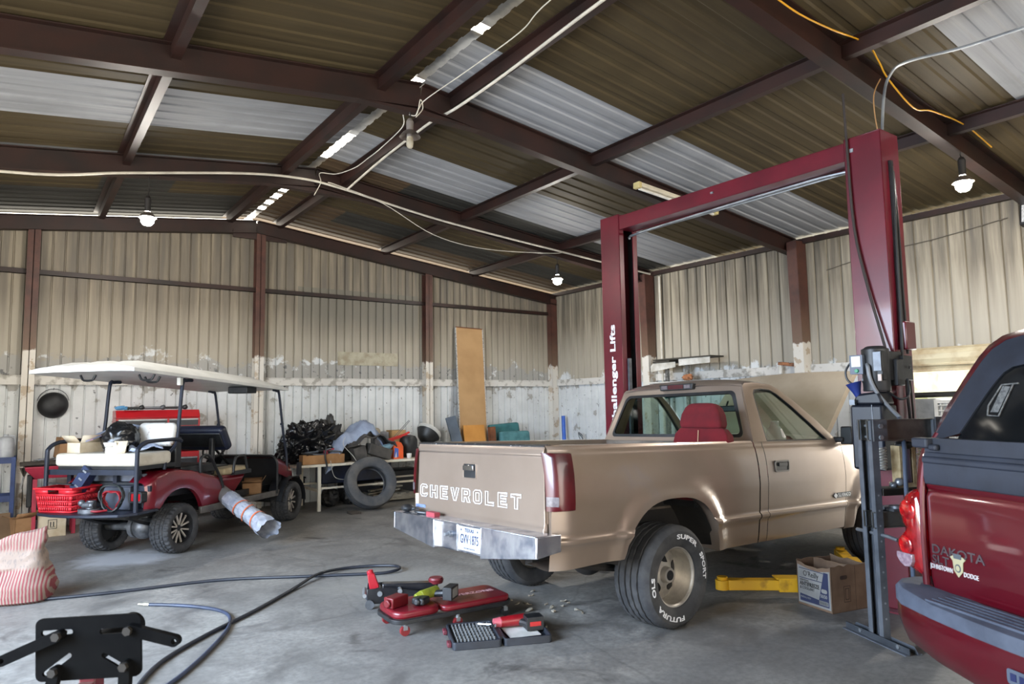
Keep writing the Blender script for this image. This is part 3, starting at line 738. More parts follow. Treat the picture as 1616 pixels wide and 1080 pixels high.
# ============================================================ two post lift
MAROON = mat('maroon_lift_paint', (98, 17, 33), .34, 0, (82, 13, 28), 2.5, coat=.35)
YELLOW = mat('worn_yellow_paint', (212, 164, 28), .5, 0, (150, 108, 22), 6, .1, 50, lo=.55, hi=.7)
def basis(x, y, o):
    x, y = V(x).normalized(), V(y).normalized(); z = x.cross(y)
    m = M((x, y, z)).transposed().to_4x4(); m.translation = o; return m
def lift():
    X0, X1 = 5.5, 5.79
    T = thing('vehicle_lift', 'maroon two post vehicle lift with overhead beam straddling the tan pickup', 'vehicle lift', (5.64, 4.2, 0))
    TI = M.Translation((-5.64, -4.2, 0))
    for near in (True, False):
        yo, yi = (2.58, 2.88) if near else (5.81, 5.51)   # outer and inner (open) faces
        s = 1 if yi > yo else -1; t = .012; H = 3.74
        m = MB(TI)
        for xa, xb in ((X0, X0+t), (X1-t, X1)): m.box2((xa, yo, .012), (xb, yi, H))
        m.box2((X0, yo, .012), (X1, yo+s*t, H)); m.box2((X0, yi-s*t, .012), (X0+.075, yi, H)); m.box2((X1-.075, yi-s*t, .012), (X1, yi, H))
        m.box2((X0, yo, H-.006), (X1, yi, H+.006))
        p = m.build('post', MAROON, T, bevel=.006)
        m = MB(TI); m.box2((X0-.09, yo-s*.08, 0), (X1+.09, yi+s*.05, .014)); m.build('base_plate', MAROON, T)
        # dark slide way and carriage inside
        m = MB(TI); m.box2((X0+.02, yo+s*.02, .05), (X1-.02, yo+s*.05, H-.05)); m.k = 0
        for xx in (X0+.03, X1-.05): m.box2((xx, yi-s*.10, .05), (xx+.02, yi-s*.02, H-.1))
        m.build('slide_track', BLACK, T)
        m = MB(TI); m.box2((X0+.03, yo+s*.06, .10), (X1-.03, yi+s*.02, .80)); m.box2((X0+.01, yi+s*.02, .08), (X1-.01, yi+s*.14, .24)); cr = m.build('carriage', MAROON if near else BLACK, T, bevel=.01)
        m = MB(TI); m.box2((X0+.07, yi+s*.005, .7), (X0+.11, yi+s*.03, 2.1) if not near else (X0+.11, yi+s*.03, 1.0)); m.build('safety_bar', GREY_STEEL, T)
        # swing arms
        for q in (-1, 1):
            a = V((5.64+q*.10, yi+s*.16, .125)); e = V((4.72 if q < 0 else 6.6, 3.74 if near else 5.15, .125))
            d = (e-a); L = d.length; x = TI @ basis(d, (-d.y, d.x, 0), a)
            m = MB(x); m.box2((-.05, -.06, -.055), (L*.55, .06, .045)); m.box2((L*.5, -.048, -.045), (L-.09, .048, .035)); m.cyl((0, 0, -.1), (0, 0, .08), .07)
            m.box2((L*.36, -.066, .044), (L*.57, .066, .054))
            am = m.build('swing_arm', YELLOW, T, bevel=.006)
            m = MB(x); m.cyl((L-.05, 0, -.045), (L-.05, 0, .03), .055, .055, 20); m.cyl((L-.05, 0, .03), (L-.05, 0, .055), .038, .042, 20); m.build('lift_pad', YELLOW, am)
        if not near:
            x = TI @ basis((0, 0, 1), (0, 1, 0), (X0-.001, 5.655, 1.90))
            m = MB(x); vs, fs = text_geo('Challenger Lifts', .155, .001, .004, sx=1.0); w = max(q[0] for q in vs)-min(q[0] for q in vs)
            kx = 1.18/w
            for word, al in (('Challenger', 0), ('Lifts', 1)):
                vs, fs = text_geo(word, .155, .001, .004, 'LEFT'); lo, hi = min(q[0] for q in vs), max(q[0] for q in vs); off = w/2-hi if al else -w/2-lo
                o = MB(x).add([((a+off)*kx, b*.74, c) for a, b, c in vs], fs).build('lettering', WHITEINK, p); o['label'] = 'white vertical lettering'
    m = MB(TI); m.box2((X0+.01, 2.87, 3.565), (X0+.018, 5.52, 3.72)); m.box2((X0+.01, 2.87, 3.712), (X1-.05, 5.52, 3.72)); m.box2((X0+.01, 2.87, 3.565), (X0+.20, 5.52, 3.573)); m.box2((X1-.058, 2.87, 3.565), (X1-.05, 5.52, 3.72)); m.build('crossbeam', MAROON, T)
    m = MB(TI); m.tube([(X0+.22, 2.9, 3.50), (X0+.2, 3.2, 3.55), (X0+.2, 5.3, 3.53), (X0+.16, 5.5, 3.48)], .014, 8, sm=3); m.tube([(X0+.24, 2.9, 3.54), (X0+.24, 5.5, 3.54)], .011, 8); m.build('shutoff_rod', GALV, T)
    MB(TI).box2((X0-.006, 2.80, 3.62), (X0+.002, 2.83, 3.65)).build('bolt', GALV, T); MB(TI).box2((X0-.004, 4.2, 3.64), (X0+.012, 4.23, 3.66)).build('bolt', GALV, T)
    m = MB(TI); m.tube([(5.62, 2.565, 3.45), (5.615, 2.56, 3.2), (5.60, 2.56, 2.8), (5.58, 2.555, 2.2), (5.55, 2.55, 1.9)], .013, 8, sm=4); m.tube([(5.655, 2.57, 3.42), (5.665, 2.565, 3.0), (5.66, 2.56, 2.5), (5.67, 2.56, 1.95)], .010, 8, sm=4); m.build('hydraulic_hose', BLACK, T)
    m = MB(TI); m.box2((5.60, 2.56, 2.0), (5.64, 2.585, 3.5)); m.build('cable_slot', BLACK, T)
    m = MB(TI); m.tube([(5.47, 2.84, 4.12), (5.48, 2.84, 3.7), (5.475, 2.82, 3.0), (5.47, 2.74, 2.5), (5.46, 2.65, 2.1), (5.44, 2.60, 1.9)], .011, 8, sm=4); m.build('power_cable', mat('brown_black_cable', (44, 36, 34), .6), T)
    # latch cover and pulley low on the outer face
    m = MB(TI); m.box2((5.58, 2.52, 1.98), (5.74, 2.58, 2.2)); m.build('cable_cover', MAROON, T, bevel=.01)
    m = MB(TI); m.box2((5.46, 2.50, 1.74), (5.60, 2.57, 1.93)); m.cyl((5.52, 2.49, 1.84), (5.52, 2.48, 1.84), .014); m.build('latch_box', BLACK, T, bevel=.012)
    # power unit
    m = MB(TI); m.box2((5.15, 2.53, 1.08), (5.38, 2.77, 1.56)); m.prism([(2.53, 1.56), (2.77, 1.56), (2.73, 1.64), (2.56, 1.66)], 5.17, 5.36, 'yz'); pu = m.build('oil_tank', mat('black_tank', (24, 28, 40), .45, 0, (17, 19, 27), 4), T, bevel=.018)
    m = MB(TI); m.box2((5.146, 2.60, 1.12), (5.15, 2.605, 1.56)); m.box2((5.13, 2.72, 1.56), (5.16, 2.76, 1.60)); m.build('tank_seam', GREY_STEEL, pu)
    m = MB(TI); m.cyl((5.28, 2.62, 1.66), (5.28, 2.62, 1.98), .095, .095, 28); m.cyl((5.28, 2.62, 1.98), (5.28, 2.62, 2.0), .085, .06, 28); m.box2((5.2, 2.53, 1.74), (5.5, 2.58, 1.96)); m.box2((5.36, 2.5, 1.7), (5.47, 2.6, 1.9)); m.build('motor', BLACK, T, bevel=.006)
    m = MB(TI); m.box2((5.155, 2.655, 1.79), (5.20, 2.755, 1.935)); m.k = 1; m.box2((5.151, 2.67, 1.845), (5.155, 2.74, 1.925)); m.k = 2; m.cyl((5.154, 2.70, 1.815), (5.142, 2.70, 1.815), .016, .014, 16); m.build('switch_box', [mat('grey_box', (96, 104, 118), .5), WHITEP, mat('green_button', (40, 140, 96), .35)], T, bevel=.003)
    m = MB(TI); m.box2((5.175, 2.53, 1.81), (5.185, 2.585, 1.95)); m.k = 1; m.box2((5.178, 2.535, 1.735), (5.19, 2.56, 1.785)); m.build('motor_plate', [GREY_STEEL, mat('pale_sticker', (214, 196, 186), .6)], T)
    m = MB(TI); m.cyl((5.24, 2.70, 1.745), (5.24, 2.58, 1.745), .025, .025, 14); m.tube([(5.19, 2.64, 1.86), (5.16, 2.62, 1.84), (5.16, 2.61, 1.76), (5.18, 2.58, 1.66), (5.22, 2.52, 1.55), (5.27, 2.46, 1.46)], .014, 8, sm=4); m.build('conduit', mat('grey_conduit', (124, 126, 130), .5), T)
    m = MB(TI).tube([(5.2, 2.77, 1.88), (5.18, 2.80, 1.82), (5.18, 2.79, 1.75), (5.2, 2.74, 1.70)], .008, 8, sm=4).build('motor_wire', BLACK, T); m = MB(TI); m.tube([(5.33, 2.57, 1.66), (5.36, 2.50, 1.60), (5.42, 2.46, 1.63), (5.46, 2.48, 1.75)], .009, 8, sm=4); m.build('motor_wire', BLACK, T)
    m = MB(TI @ M.Translation((5.19, 2.725, 1.64)) @ eul(0, -6, 0) @ eul(-14, 0, 0)); m.lathe([(.012, -.08), (.018, -.03), (.03, .02), (.055, .085), (.058, .09), (.052, .088), (.024, .02), (.008, -.08)], 24)
    m.build('oil_funnel', mat('blue_funnel', (36, 52, 118), .4), T)
    m = MB(TI); m.tube([(5.60, 2.555, 1.9), (5.58, 2.54, 1.6), (5.60, 2.54, 1.35), (5.59, 2.55, 1.0)], .012, 8, sm=4); m.tube([(5.66, 2.56, 1.9), (5.67, 2.55, 1.5), (5.65, 2.55, 1.1)], .009, 8, sm=4); m.build('return_hose', mat('grey_black_hose', (58, 54, 54), .6), T)
    return T
lift()

# ============================================================ shop press, jack and what stands around it
def press():
    T = thing('shop_press', 'grey steel shop press frame standing between the cardboard box and the red pickup', 'shop press', (4.72, 2.45, 0), math.degrees(math.atan2(-.398, .917)))
    for u, n in ((.0, 0), (.50, 1)):
        for v in (-1, 1):
            m = MB(); x0, x1 = u+.0, u+.052
            y = v*.048
            m.box2((x0, y-.018, 0.0), (x0+.006, y+.018, 1.462)); m.box2((x0, y+v*.018-.003, 0), (x1, y+v*.018+.003, 1.462)); m.box2((x1-.006, y-.018, 0), (x1, y+.018, 1.462))
            up = m.build('upright', mat('blue_grey_press_paint', (106, 110, 117), .42, .3, (84, 88, 94), 6), T)
            m = MB()
            for i in range(9): m.cyl((u+.026, y+v*.0215, .16+i*.1), (u+.026, y+v*.0225, .16+i*.1), .007, .007, 12)
            m.build('peg_hole', INKK if v > 0 else mat('worn_hole_rim', (160, 164, 170), .4, .5), up)
        m = MB(); L = .29
        for v in (-1, 1): m.box2((u-.012, v*.082-.012*0-.0, 0) if False else (u-.006+0, -L, 0), (u+.0, L, .045))
        m.box2((u-.035, -L, 0), (u+.0, L, .006)); m.prism([(-L+.03, .045), (-L, .01), (-L, 0), (L, 0), (L, .01), (L-.03, .045)], u+.055, u+.061, 'yz'); m.box2((u+.055, -L, 0), (u+.09, L, .006))
        m.build('foot', MATS['blue_grey_press_paint'], T)
        for v in (-.2, .14): MB().cyl((u-.006, v, .03), (u-.016, v, .03), .014, .014, 6).build('bolt', GALV, T)
    for z0, z1, y0, nm in ((1.322, 1.462, .04, 'top_beam'), (.742, .85, .04, 'bed_beam')):
        for v in (-1, 1):
            m = MB(); y = v*y0
            m.box2((-.01, y-.004, z0), (.585, y+.004, z1)); m.box2((-.01, y-.022, z1-.006), (.585, y+.004, z1)); m.box2((-.01, y-.022, z0), (.585, y+.004, z0+.006))
            if nm == 'top_beam' and v < 0:
                m.prism([(.12+.36*t/10, z0-.012*math.sin(math.pi*t/10)) for t in range(11)]+[(.48, z0+.01), (.12, z0+.01)], y-.006, y+.0, 'xz')
            m.build(nm, mat('worn_grey_press_steel', (112, 110, 104), .32, .6, (84, 82, 78), 5), T)
    for z in (1.42, 1.345):
        for u in (.04, .54):
            m = MB(); m.cyl((u, -.11, z), (u, .11, z), .009, .009, 10); m.cyl((u, -.105, z), (u, -.118, z), .016, .016, 6); m.build('bolt', GALV, T)
    MB().box2((-.005, -.10, 1.32), (.10, -.086, 1.462)).build('end_plate', GREY_STEEL, T); MB().box2((.49, -.10, 1.30), (.59, -.086, 1.475)).build('end_plate', GREY_STEEL, T)
    m = MB(); m.box2((.06, -.075, .955), (.50, .075, 1.0)); m.box2((.06, -.075, .955), (.50, -.068, 1.005)); m.build('jack_platform', mat('oily_steel', (70, 66, 60), .45, .5), T, bevel=.004)
    m = MB(); m.box2((.12, -.09, .851), (.48, -.02, .868)); m.box2((.14, .02, .851), (.44, .09, .868)); m.cyl((.18, -.05, .868), (.18, -.05, .885), .05, .05, 20); m.cyl((.34, -.05, .868), (.34, -.05, .880), .06, .06, 20); m.build('arbor_plate', GREY_STEEL, T)
    for u in (-.0, .5):
        m = MB(); m.tube([(u+.035, .17, .70), (u+.035, -.12, .70), (u+.04, -.20, .69)] if u == 0 else [(u+.035, .15, .70), (u+.035, -.13, .70)], .012, 10); m.build('bed_pin', GALV, T)
    for u in (.13, .46):
        m = MB(); pts = []
        for i in range(120):
            a = i*.42; pts.append((u+.026*math.cos(a), .0+.026*math.sin(a), 1.12+.15*i/119))
        m.tube(pts, .0065, 5); m.build('return_spring', WHITEP, T)
    # jack hanging in the frame
    m = MB(); m.box2((.215, -.045, 1.0), (.385, .05, 1.03)); m.k = 0; m.box2((.235, -.04, 1.03), (.272, .04, 1.28)); m.box2((.335, -.04, 1.03), (.365, .04, 1.28)); m.k = 1; m.cyl((.305, -.01, 1.03), (.305, -.01, 1.26), .034, .034, 20); m.cyl((.305, -.01, 1.26), (.305, -.01, 1.318), .022, .022, 16); m.k = 2; m.ball((.305, -.01, 1.285), (.07, .05, .028), 20, 10)
    m.k = 0; m.tube([(.37, -.04, 1.22), (.41, -.04, 1.22), (.41, -.04, 1.06), (.37, -.04, 1.06)], .005, 6); m.k = 3; m.ball((.21, -.05, 1.04), (.03, .03, .028), 12, 8); m.ball((.17, -.04, 1.02), (.026, .026, .022), 12, 8); m.cyl((.14, -.05, 1.03), (.23, -.05, 1.035), .009)
    m.build('hydraulic_jack', [mat('cream_jack_paint', (196, 178, 140), .5, 0, (160, 138, 100), 14), mat('purple_grey_ram', (98, 92, 108), .35, .6), BLACK, GALV], T, bevel=.004)
    return T
press()
m = MB(); m.tube([(5.27, 2.47, 1.46), (5.1, 2.38, 1.42), (4.93, 2.29, 1.28), (4.86, 2.262, 1.1), (4.86, 2.262, .8), (4.87, 2.26, .5), (4.875, 2.26, .2), (4.88, 2.24, .03), (4.95, 2.12, .014), (5.1, 1.95, .014)], .014, 10, sm=6)
single('air_hose', m, mat('blue_grey_hose', (70, 80, 98), .5), 'blue grey air hose hanging down beside the press to the floor', 'hose')
# empty antifreeze carton
def antifreeze_box():
    T = thing('cardboard_box', 'open antifreeze carton with blue and white printing standing before the lift post', 'box', (5.05, 2.94, 0), 0)
    ux = V((5.42, 2.86, 0))-V((5.05, 2.94, 0)); uy = V((5.07, 3.27, 0))-V((5.05, 2.94, 0))
    W, D, H = .37, .33, .345
    ang = math.degrees(math.atan2(ux.y, ux.x)); T.rotation_euler.z = R(ang)
    m = MB(); t = .005
    m.box2((0, 0, 0), (W, D, t))
    jag = lambda a, b, n, h: [(lerp(a, b, i/n), h+rnd.uniform(-.012, .006)) for i in range(n+1)]
    def wall(p0, p1, y0, y1, plane, sag=0):
        top = jag(p0, p1, 8, H); top = [(a, z-sag*math.sin(math.pi*i/8)) for i, (a, z) in enumerate(top)]
        m.prism([(p0, 0), (p1, 0)]+top[::-1], y0, y1, plane)
    wall(0, D, 0, t, 'yz', .03); wall(0, D, W-t, W, 'yz'); wall(0, W, 0, t, 'xz'); wall(0, W, D-t, D, 'xz')
    wall(0, D, W*.48, W*.48+t, 'yz'); 
    b = m.build('carton', mat('brown_carton', (122, 98, 78), .85, 0, (102, 80, 62), 5), T)
    x = basis((0, -1, 0), (0, 0, 1), (-.0015, D/2, .16))
    m = MB(x); m.prism([(-.155, -.14), (.155, -.14), (.155, .145), (.05, .125), (-.05, .13), (-.155, .15)], 0, .001)
    m.k = 1; m.prism([(-.14, -.125), (.14, -.125), (.14, .13), (.10, .13), (.045, -.085), (-.14, -.07)], .001, .0016); m.prism([(-.14, .128), (.10, .124), (.10, .119), (-.14, .123)], .001, .002); m.prism([(-.14, .055), (.08, .055), (.08, .050), (-.14, .050)], .001, .002)
    m.k = 2
    def tx(s, size, px, py, k, sx=1, off=.0):
        m.k = k; vs, fs = text_geo(s, size, .0004, off, 'LEFT', sx=sx); m.add(vs, fs, M.Translation((px, py, .0024)))
    tx('O\u2019Reilly', .058, -.10, .088, 2, .8); tx('UNIVERSAL', .018, -.137, .036, 2); tx('ANTIFREEZE', .042, -.137, .008, 2, .82, .001); tx('& COOLANT', .03, -.137, -.024, 2, .82)
    m.k = 0; m.prism(rrect(.055, .03, .014, cx=.098, cy=-.01), .0016, .0022); tx('50/50', .035, .06, -.05, 0, .8, .001); tx('PREDILUTED', .018, -.135, -.095, 0); m.k = 0; m.prism(rrect(.085, .03, .002, cx=.09, cy=-.1), .0016, .0022)
    m.k = 2
    for i in range(14): m.box((.054+i*.0055, -.1, .0024), (.002 if i % 3 else .0035, .024, .0004))
    m.build('printed_panel', [mat('white_carton_print', (140, 138, 134), .75), mat('blue_carton_print', (42, 48, 78), .7), INKK], b)  # shadow of the press is put into the white print colour
    m = MB(); m.k = 0; m.prism(rrect(.075, .03, .014, cx=.13, cy=.255), -.0012, .0, 'xz'); m.frame(rrect(.07, .12, .004, cx=.16, cy=.13), rrect(.062, .112, .004, cx=.16, cy=.13), -.001, 0, 'xz'); m.frame(rrect(.04, .085, .004, cx=.16, cy=.13), rrect(.03, .075, .004, cx=.16, cy=.13), -.001, 0, 'xz'); m.box2((.25, -.0008, 0), (.252, 0, .33))
    m.build('printed_mark', mat('dark_print', (66, 50, 40), .8), b)
antifreeze_box()

# ============================================================ red pickup with a cap, at the right edge
def red_truck():
    RED = mat('deep_red_paint', (90, 7, 24), .3, .25, (82, 6, 21), 2, coat=.8)
    TRIM = mat('blue_grey_trim', (40, 45, 57), .6, 0, (32, 36, 46), 6, .1, 80)
    PADM = mat('grey_step_pad', (80, 87, 102), .6, 0, (66, 72, 86), 7, .15, 90)
    T = thing('pickup_truck', 'red pickup truck with matching bed cap at the right edge of the photo', 'pickup truck', (3.545, .975, 0), -23.8)
    # tailgate and body
    m = MB(); m.prism([(0.02, .60), (-.02, .63), (-.035, .70), (-.035, 1.10), (-.02, 1.135), (-.03, 1.155), (-.03, 1.175), (.05, 1.175), (.05, .60)], -.762, .762, 'xz'); tg = m.build('tailgate', RED, T, bevel=.008)
    m = MB(); m.prism([(-.042, 1.165), (-.048, 1.20), (-.044, 1.30), (-.03, 1.33), (.05, 1.33), (.05, 1.165)], -.755, .755, 'xz'); m.prism([(-.043, 1.27), (-.056, 1.275), (-.056, 1.30), (-.043, 1.31)], -.75, .75, 'xz'); m.build('tailgate_protector', TRIM, tg, bevel=.006)
    prof = [(.50, .84), (.60, .88), (.75, .905), (.95, .912), (1.15, .90), (1.28, .875), (1.36, .84), (1.385, .80)]
    for s in (-1, 1):
        m = MB(); rows = []
        zs = [.52, .56, .60, .66, .72, .8, .9, 1.0, 1.1, 1.2, 1.28, 1.33, 1.36, 1.385]
        for x, e in ((-.02, .12), (-.018, .09), (-.005, .05), (.03, .018), (.08, .0), (.5, 0), (.62, 0), (.7, 0), (.8, 0), (1.0, 0), (1.2, 0), (1.4, 0), (1.6, 0), (1.7, 0), (1.75, 0), (2.0, 0)):
            b = 0
            u = abs(x-1.15)/.5
            if u < 1: b = .30+.62*(1-u**2.4)**(1/2.4)
            rows.append([(x, s*(interp(prof, max(z, b))-e), max(z, b)) for z in zs]+[(x, s*.76, 1.385 if b < 1.3 else b)])
        m.grid(rows); m.build('bedside_panel', RED, T, ang=40)
        m = MB(); poly = [(.768, 1.135), (.82, 1.13), (.868, 1.105), (.898, 1.06), (.907, 1.01), (.897, .965), (.872, .93), (.866, .915), (.89, .895), (.922, .86), (.936, .82), (.928, .775), (.90, .74), (.868, .722), (.80, .70), (.768, .70)]
        cy, cz = .84, .93; rows = []
        for q, d in ((1.0, 0.0), (1.0, .03), (.9, .048), (.6, .058), (.2, .062), (.01, .062)):
            rows.append([(-.02-d, s*lerp(cy, y, q), lerp(cz, z, q)) for y, z in poly])
        m.grid(rows, cv=True); tl = m.build('tail_lamp', mat('bright_tail_lens', (142, 8, 17), .08, 0, (96, 4, 11), 18, coat=1), T, ang=45)
        for c, r in (((-.076, s*.845, 1.02), .055), ((-.076, s*.872, .84), .05)): MB().ball(c, (.012, r, r), 20, 12).build('bulb_cup', mat('dark_tail_lens', (110, 8, 16), .06, 0, (190, 20, 24), 26, coat=1), tl)
        m = MB(); m.prism([(s*y, z) for y, z in ((.815, .80), (.92, .80), (.922, .775), (.898, .745), (.868, .73), (.835, .735), (.815, .765))], -.094, -.05, 'yz'); m.build('reverse_lens', mat('pale_pink_lens', (150, 132, 140), .2, 0, (120, 100, 112), 50, coat=.5), tl, bevel=.004)
        m = MB(); m.tube([(-.048, s*.777, .66), (-.052, s*.777, .9), (-.045, s*.772, 1.13), (-.02, s*.758, 1.30), (.03, s*.72, 1.42)], .017, 10, sm=3); m.build('lamp_trim', RED, T)
    # lettering
    def tx(s, size, y, z, x=-.0365, sx=1, off=0, ext=.003, w=None):
        vs, fs = text_geo(s, size, ext, off, 'LEFT', sx=sx)
        k = w/max(q[0] for q in vs) if w else 1
        return [(a*k, b, c) for a, b, c in vs], fs, basis((0, -1, 0), (0, 0, 1), (x, y, z))
    m = MB(); m.add(*tx('DAKOTA', .062, .742, .843, w=.31, off=.001)); m.add(*tx('SLT', .058, .742, .793, w=.105, off=.001)); m.build('model_badge', mat('dark_chrome_badge', (150, 142, 150), .25, .9), tg)
    m = MB(); m.add(*tx('JOHNSTOWN', .034, .756, .757, w=.135, off=-.0004)); m.build('dealer_lettering', WHITEINK, tg); m = MB(); m.add(*tx('DODGE', .032, .557, .755, w=.082, off=-.0004)); m.build('dealer_lettering', WHITEINK, tg)
    m = MB(); x = basis((0, -1, 0), (0, 0, 1), (-.037, .585, .79)); m.x = x
    m.prism([(-.03, .02), (-.045, .035), (-.028, .045), (.028, .045), (.045, .035), (.03, .02), (.026, -.025), (0, -.055), (-.026, -.025)], 0, .003); m.k = 1; m.prism([(.017*math.cos(R(a)), -.012+.02*math.sin(R(a))) for a in range(0, 360, 20)], .003, .0045); m.k = 0; m.prism([(.011*math.cos(R(a)), -.012+.013*math.sin(R(a))) for a in range(0, 360, 20)], .0045, .006); m.k = 1; m.prism([(-.022, .032), (.022, .032), (.024, .056), (-.024, .056)], .003, .0045); m.build('crest', [mat('cream_crest', (176, 168, 134), .5), mat('grey_crest', (84, 90, 94), .5)], tg)
    # bumper
    plan = [(.10, .93), (.02, .945), (-.07, .935), (-.14, .88), (-.20, .78), (-.245, .55), (-.275, .30), (-.285, .12), (-.285, -.12), (-.275, -.30), (-.245, -.55), (-.20, -.78), (-.14, -.88), (-.07, -.935), (.02, -.945), (.10, -.93)]
    m = MB(); rows = []
    for z, o in ((.335, -.055), (.36, -.02), (.44, .0), (.555, .0), (.575, -.005)):
        rows.append([(x-o*1.0 if x < 0 else x, y*(1+o*.8), z+(.06*max(0, (abs(y)-.45))/.5 if z < .45 else 0)) for x, y in plan])
    m.grid(rows); bp = m.build('bumper', RED, T, ang=50)
    m = MB(); rows = []
    for z, sc, dx in ((.57, 1.004, -.004), (.615, 1.004, -.004), (.632, .992, .006), (.636, .97, .02)):
        rows.append([(x+dx, y*sc, z+(.022*sstep(.72, .80, abs(y)) if z > .6 else 0)) for x, y in plan])
    rows.append([(.06, y*.80, .636+(.0)) for x, y in plan]); m.grid(rows)
    for i in range(5): m.box2((-.225+i*.038, -.60+.04*i*0, .634), (-.207+i*.038, .60, .646))
    m.build('step_pad', PADM, bp, ang=40)
    m = MB(); m.prism(rrect(.10, .06, .012), 0, .004, 'xy', basis((0, -1, 0), (0, 0, 1), (-.289, .07, .475))); m.k = 1; m.box((-.2945, .09, .475), (.002, .026, .03)); m.box((-.2945, .05, .475), (.002, .026, .03)); m.build('tow_cover', [PADM, INKB], bp)
    # bed cap: red shell, trim frame, dark glass hatch
    sx = lambda z: (z-1.38)*.55
    fo = [(.735, 1.385), (.70, 1.53), (.655, 1.68), (.615, 1.79), (.58, 1.845), (.52, 1.885), (.44, 1.90), (.2, 1.915), (0, 1.92)]
    fi = [(.66, 1.40), (.63, 1.50), (.585, 1.62), (.55, 1.71), (.522, 1.765), (.475, 1.80), (.41, 1.815), (.2, 1.825), (0, 1.83)]
    fg = [(.575, 1.425), (.545, 1.51), (.51, 1.61), (.48, 1.68), (.455, 1.72), (.42, 1.745), (.36, 1.755), (.2, 1.762), (0, 1.765)]
    sym = lambda l: l+[(-a, b) for a, b in l[-2::-1]]
    P = lambda l, d=0, gr=0: [(sx(z)+d, y, z) for y, z in sym(l)]
    big = [(a+.06*(1 if i < 7 else 0)*(1 if i else 0.6), b+.035*(i/8)**.5) for i, (a, b) in enumerate(fo)]
    m = MB(); m.grid([P(fo), [(sx(z)+.03, y, z) for y, z in sym(big)], [(sx(z)+.12, y*1.015, z+.012) for y, z in sym(big)], [(1.2, y*1.06, z+.02) for y, z in sym(big)], [(2.0, y*1.06, z+.02) for y, z in sym(big)]]); cap = m.build('bed_cap', RED, T, ang=60)
    m = MB(); m.grid([P(fo, .0), P(fi, -.012), P(fg, -.012), P(fg, .01)]); m.box2((-.045, -.735, 1.33), (.03, .735, 1.40)); m.build('hatch_frame', TRIM, cap)
    m = MB(); q = P(fg, -.002); m.add(q+[(sx(1.40), -.585, 1.40), (sx(1.40), .585, 1.40)], [tuple(range(len(q)+2))]); hg = m.build('hatch_glass', mat('dark_hatch_glass', (20, 22, 24), .06, 0, (14, 16, 18), 3, coat=.3), cap)
    m = MB(); y0 = .49
    for a, b, c, d in ((.50, 1.66, .40, 1.675), (.50, 1.525, .42, 1.515)): pass
    x = lambda y, z: (sx(z)-.006, y, z)
    for pts in ([x(.46, 1.515), x(.475, 1.56), x(.445, 1.66), x(.36, 1.665)], [x(.46, 1.515), x(.40, 1.512), x(.385, 1.66)]): m.tube(pts, .004, 6)
    m.add([x(.452, 1.53), x(.41, 1.53), x(.395, 1.65), x(.438, 1.655)], [(0, 1, 2, 3)])
    m.build('sticker_residue', mat('pale_residue', (112, 112, 110), .8, 0, (70, 71, 72), 60), hg)
    m = MB(); m.box((-.05, .73, 1.375), (.07, .10, .05)); m.box((-.06, .66, 1.355), (.03, .05, .03)); m.build('hatch_latch', TRIM, cap, bevel=.01)
    # forward part of the truck
    m = MB(); m.loft([[(x, -.88, .5), (x, .88, .5), (x, .90, 1.0), (x, .86, b), (x, .6 if x < 3.2 else .8, c), (x, -.6 if x < 3.2 else -.8, c), (x, -.86, b), (x, -.90, 1.0)] for x, b, c in ((2.02, 1.2, 1.75), (2.1, 1.2, 1.80), (2.9, 1.2, 1.80), (3.5, 1.15, 1.2), (4.6, 1.08, 1.1), (4.75, .9, .95))]); m.build('cab', RED, T, bevel=.02)
    m = MB(); m.box2((.1, -.8, .45), (4.4, .8, .62)); m.build('chassis', DARK, T)
    m = MB(); m.box2((.02, -.70, .60), (.06, .70, .68)); m.build('tail_sill', DARK, T)
    for x in (1.15, 4.2):
        for s in (-1, 1): wheel_set(T, (x, s*.76, .36), s, letters=False, tw=.12)
red_truck()

# ============================================================ crumpled things
def crumple(m, c, r, seed, amp=.25, f=2.6, nu=40, nv=24, flat=None, rot=None):
    def fn(p):
        q = V((p.x/r[0], p.y/r[1], p.z/r[2]))
        w = V((seed*3.1, seed*1.7, seed*.9))
        d = abs(NZ.noise(q*f+w))*1.6+.6*abs(NZ.noise(q*f*2.3+w))-.55+.25*NZ.noise(q*f*5+w)
        p = p*(1+amp*d)
        if flat is not None and p.z < flat: p.z = flat+(p.z-flat)*.05
        return p
    m.ball(c, r, nu, nv, fn, rot); return m
def drape(m, xs, ys, hf, seed, amp=.03):
    rows = []
    for i in range(xs[2]+1):
        row = []
        for j in range(ys[2]+1):
            x, y = lerp(xs[0], xs[1], i/xs[2]), lerp(ys[0], ys[1], j/ys[2])
            n = NZ.noise(V((x*6+seed, y*6, seed)))*amp+abs(NZ.noise(V((x*11+seed, y*11, seed*2))))*amp
            row.append((x+n*.6, y+n*.4, hf(x, y)+n))
        rows.append(row)
    m.grid(rows); return m
BAGM = mat('black_bag_plastic', (16, 16, 18), .24, 0, (26, 27, 30), 10)
CREAMV = mat('cream_vinyl', (214, 208, 194), .5, 0, (190, 182, 166), 5)
CARTRED = mat('cart_red_body', (116, 12, 30), .3, .1, (96, 10, 25), 2, coat=.6)
BLUEBLK = mat('blue_black_tube', (34, 41, 56), .45, .2, (26, 31, 43), 6)
PLASTIC_DK = mat('dark_cowl_plastic', (24, 25, 28), .5, 0, (34, 35, 38), 5)

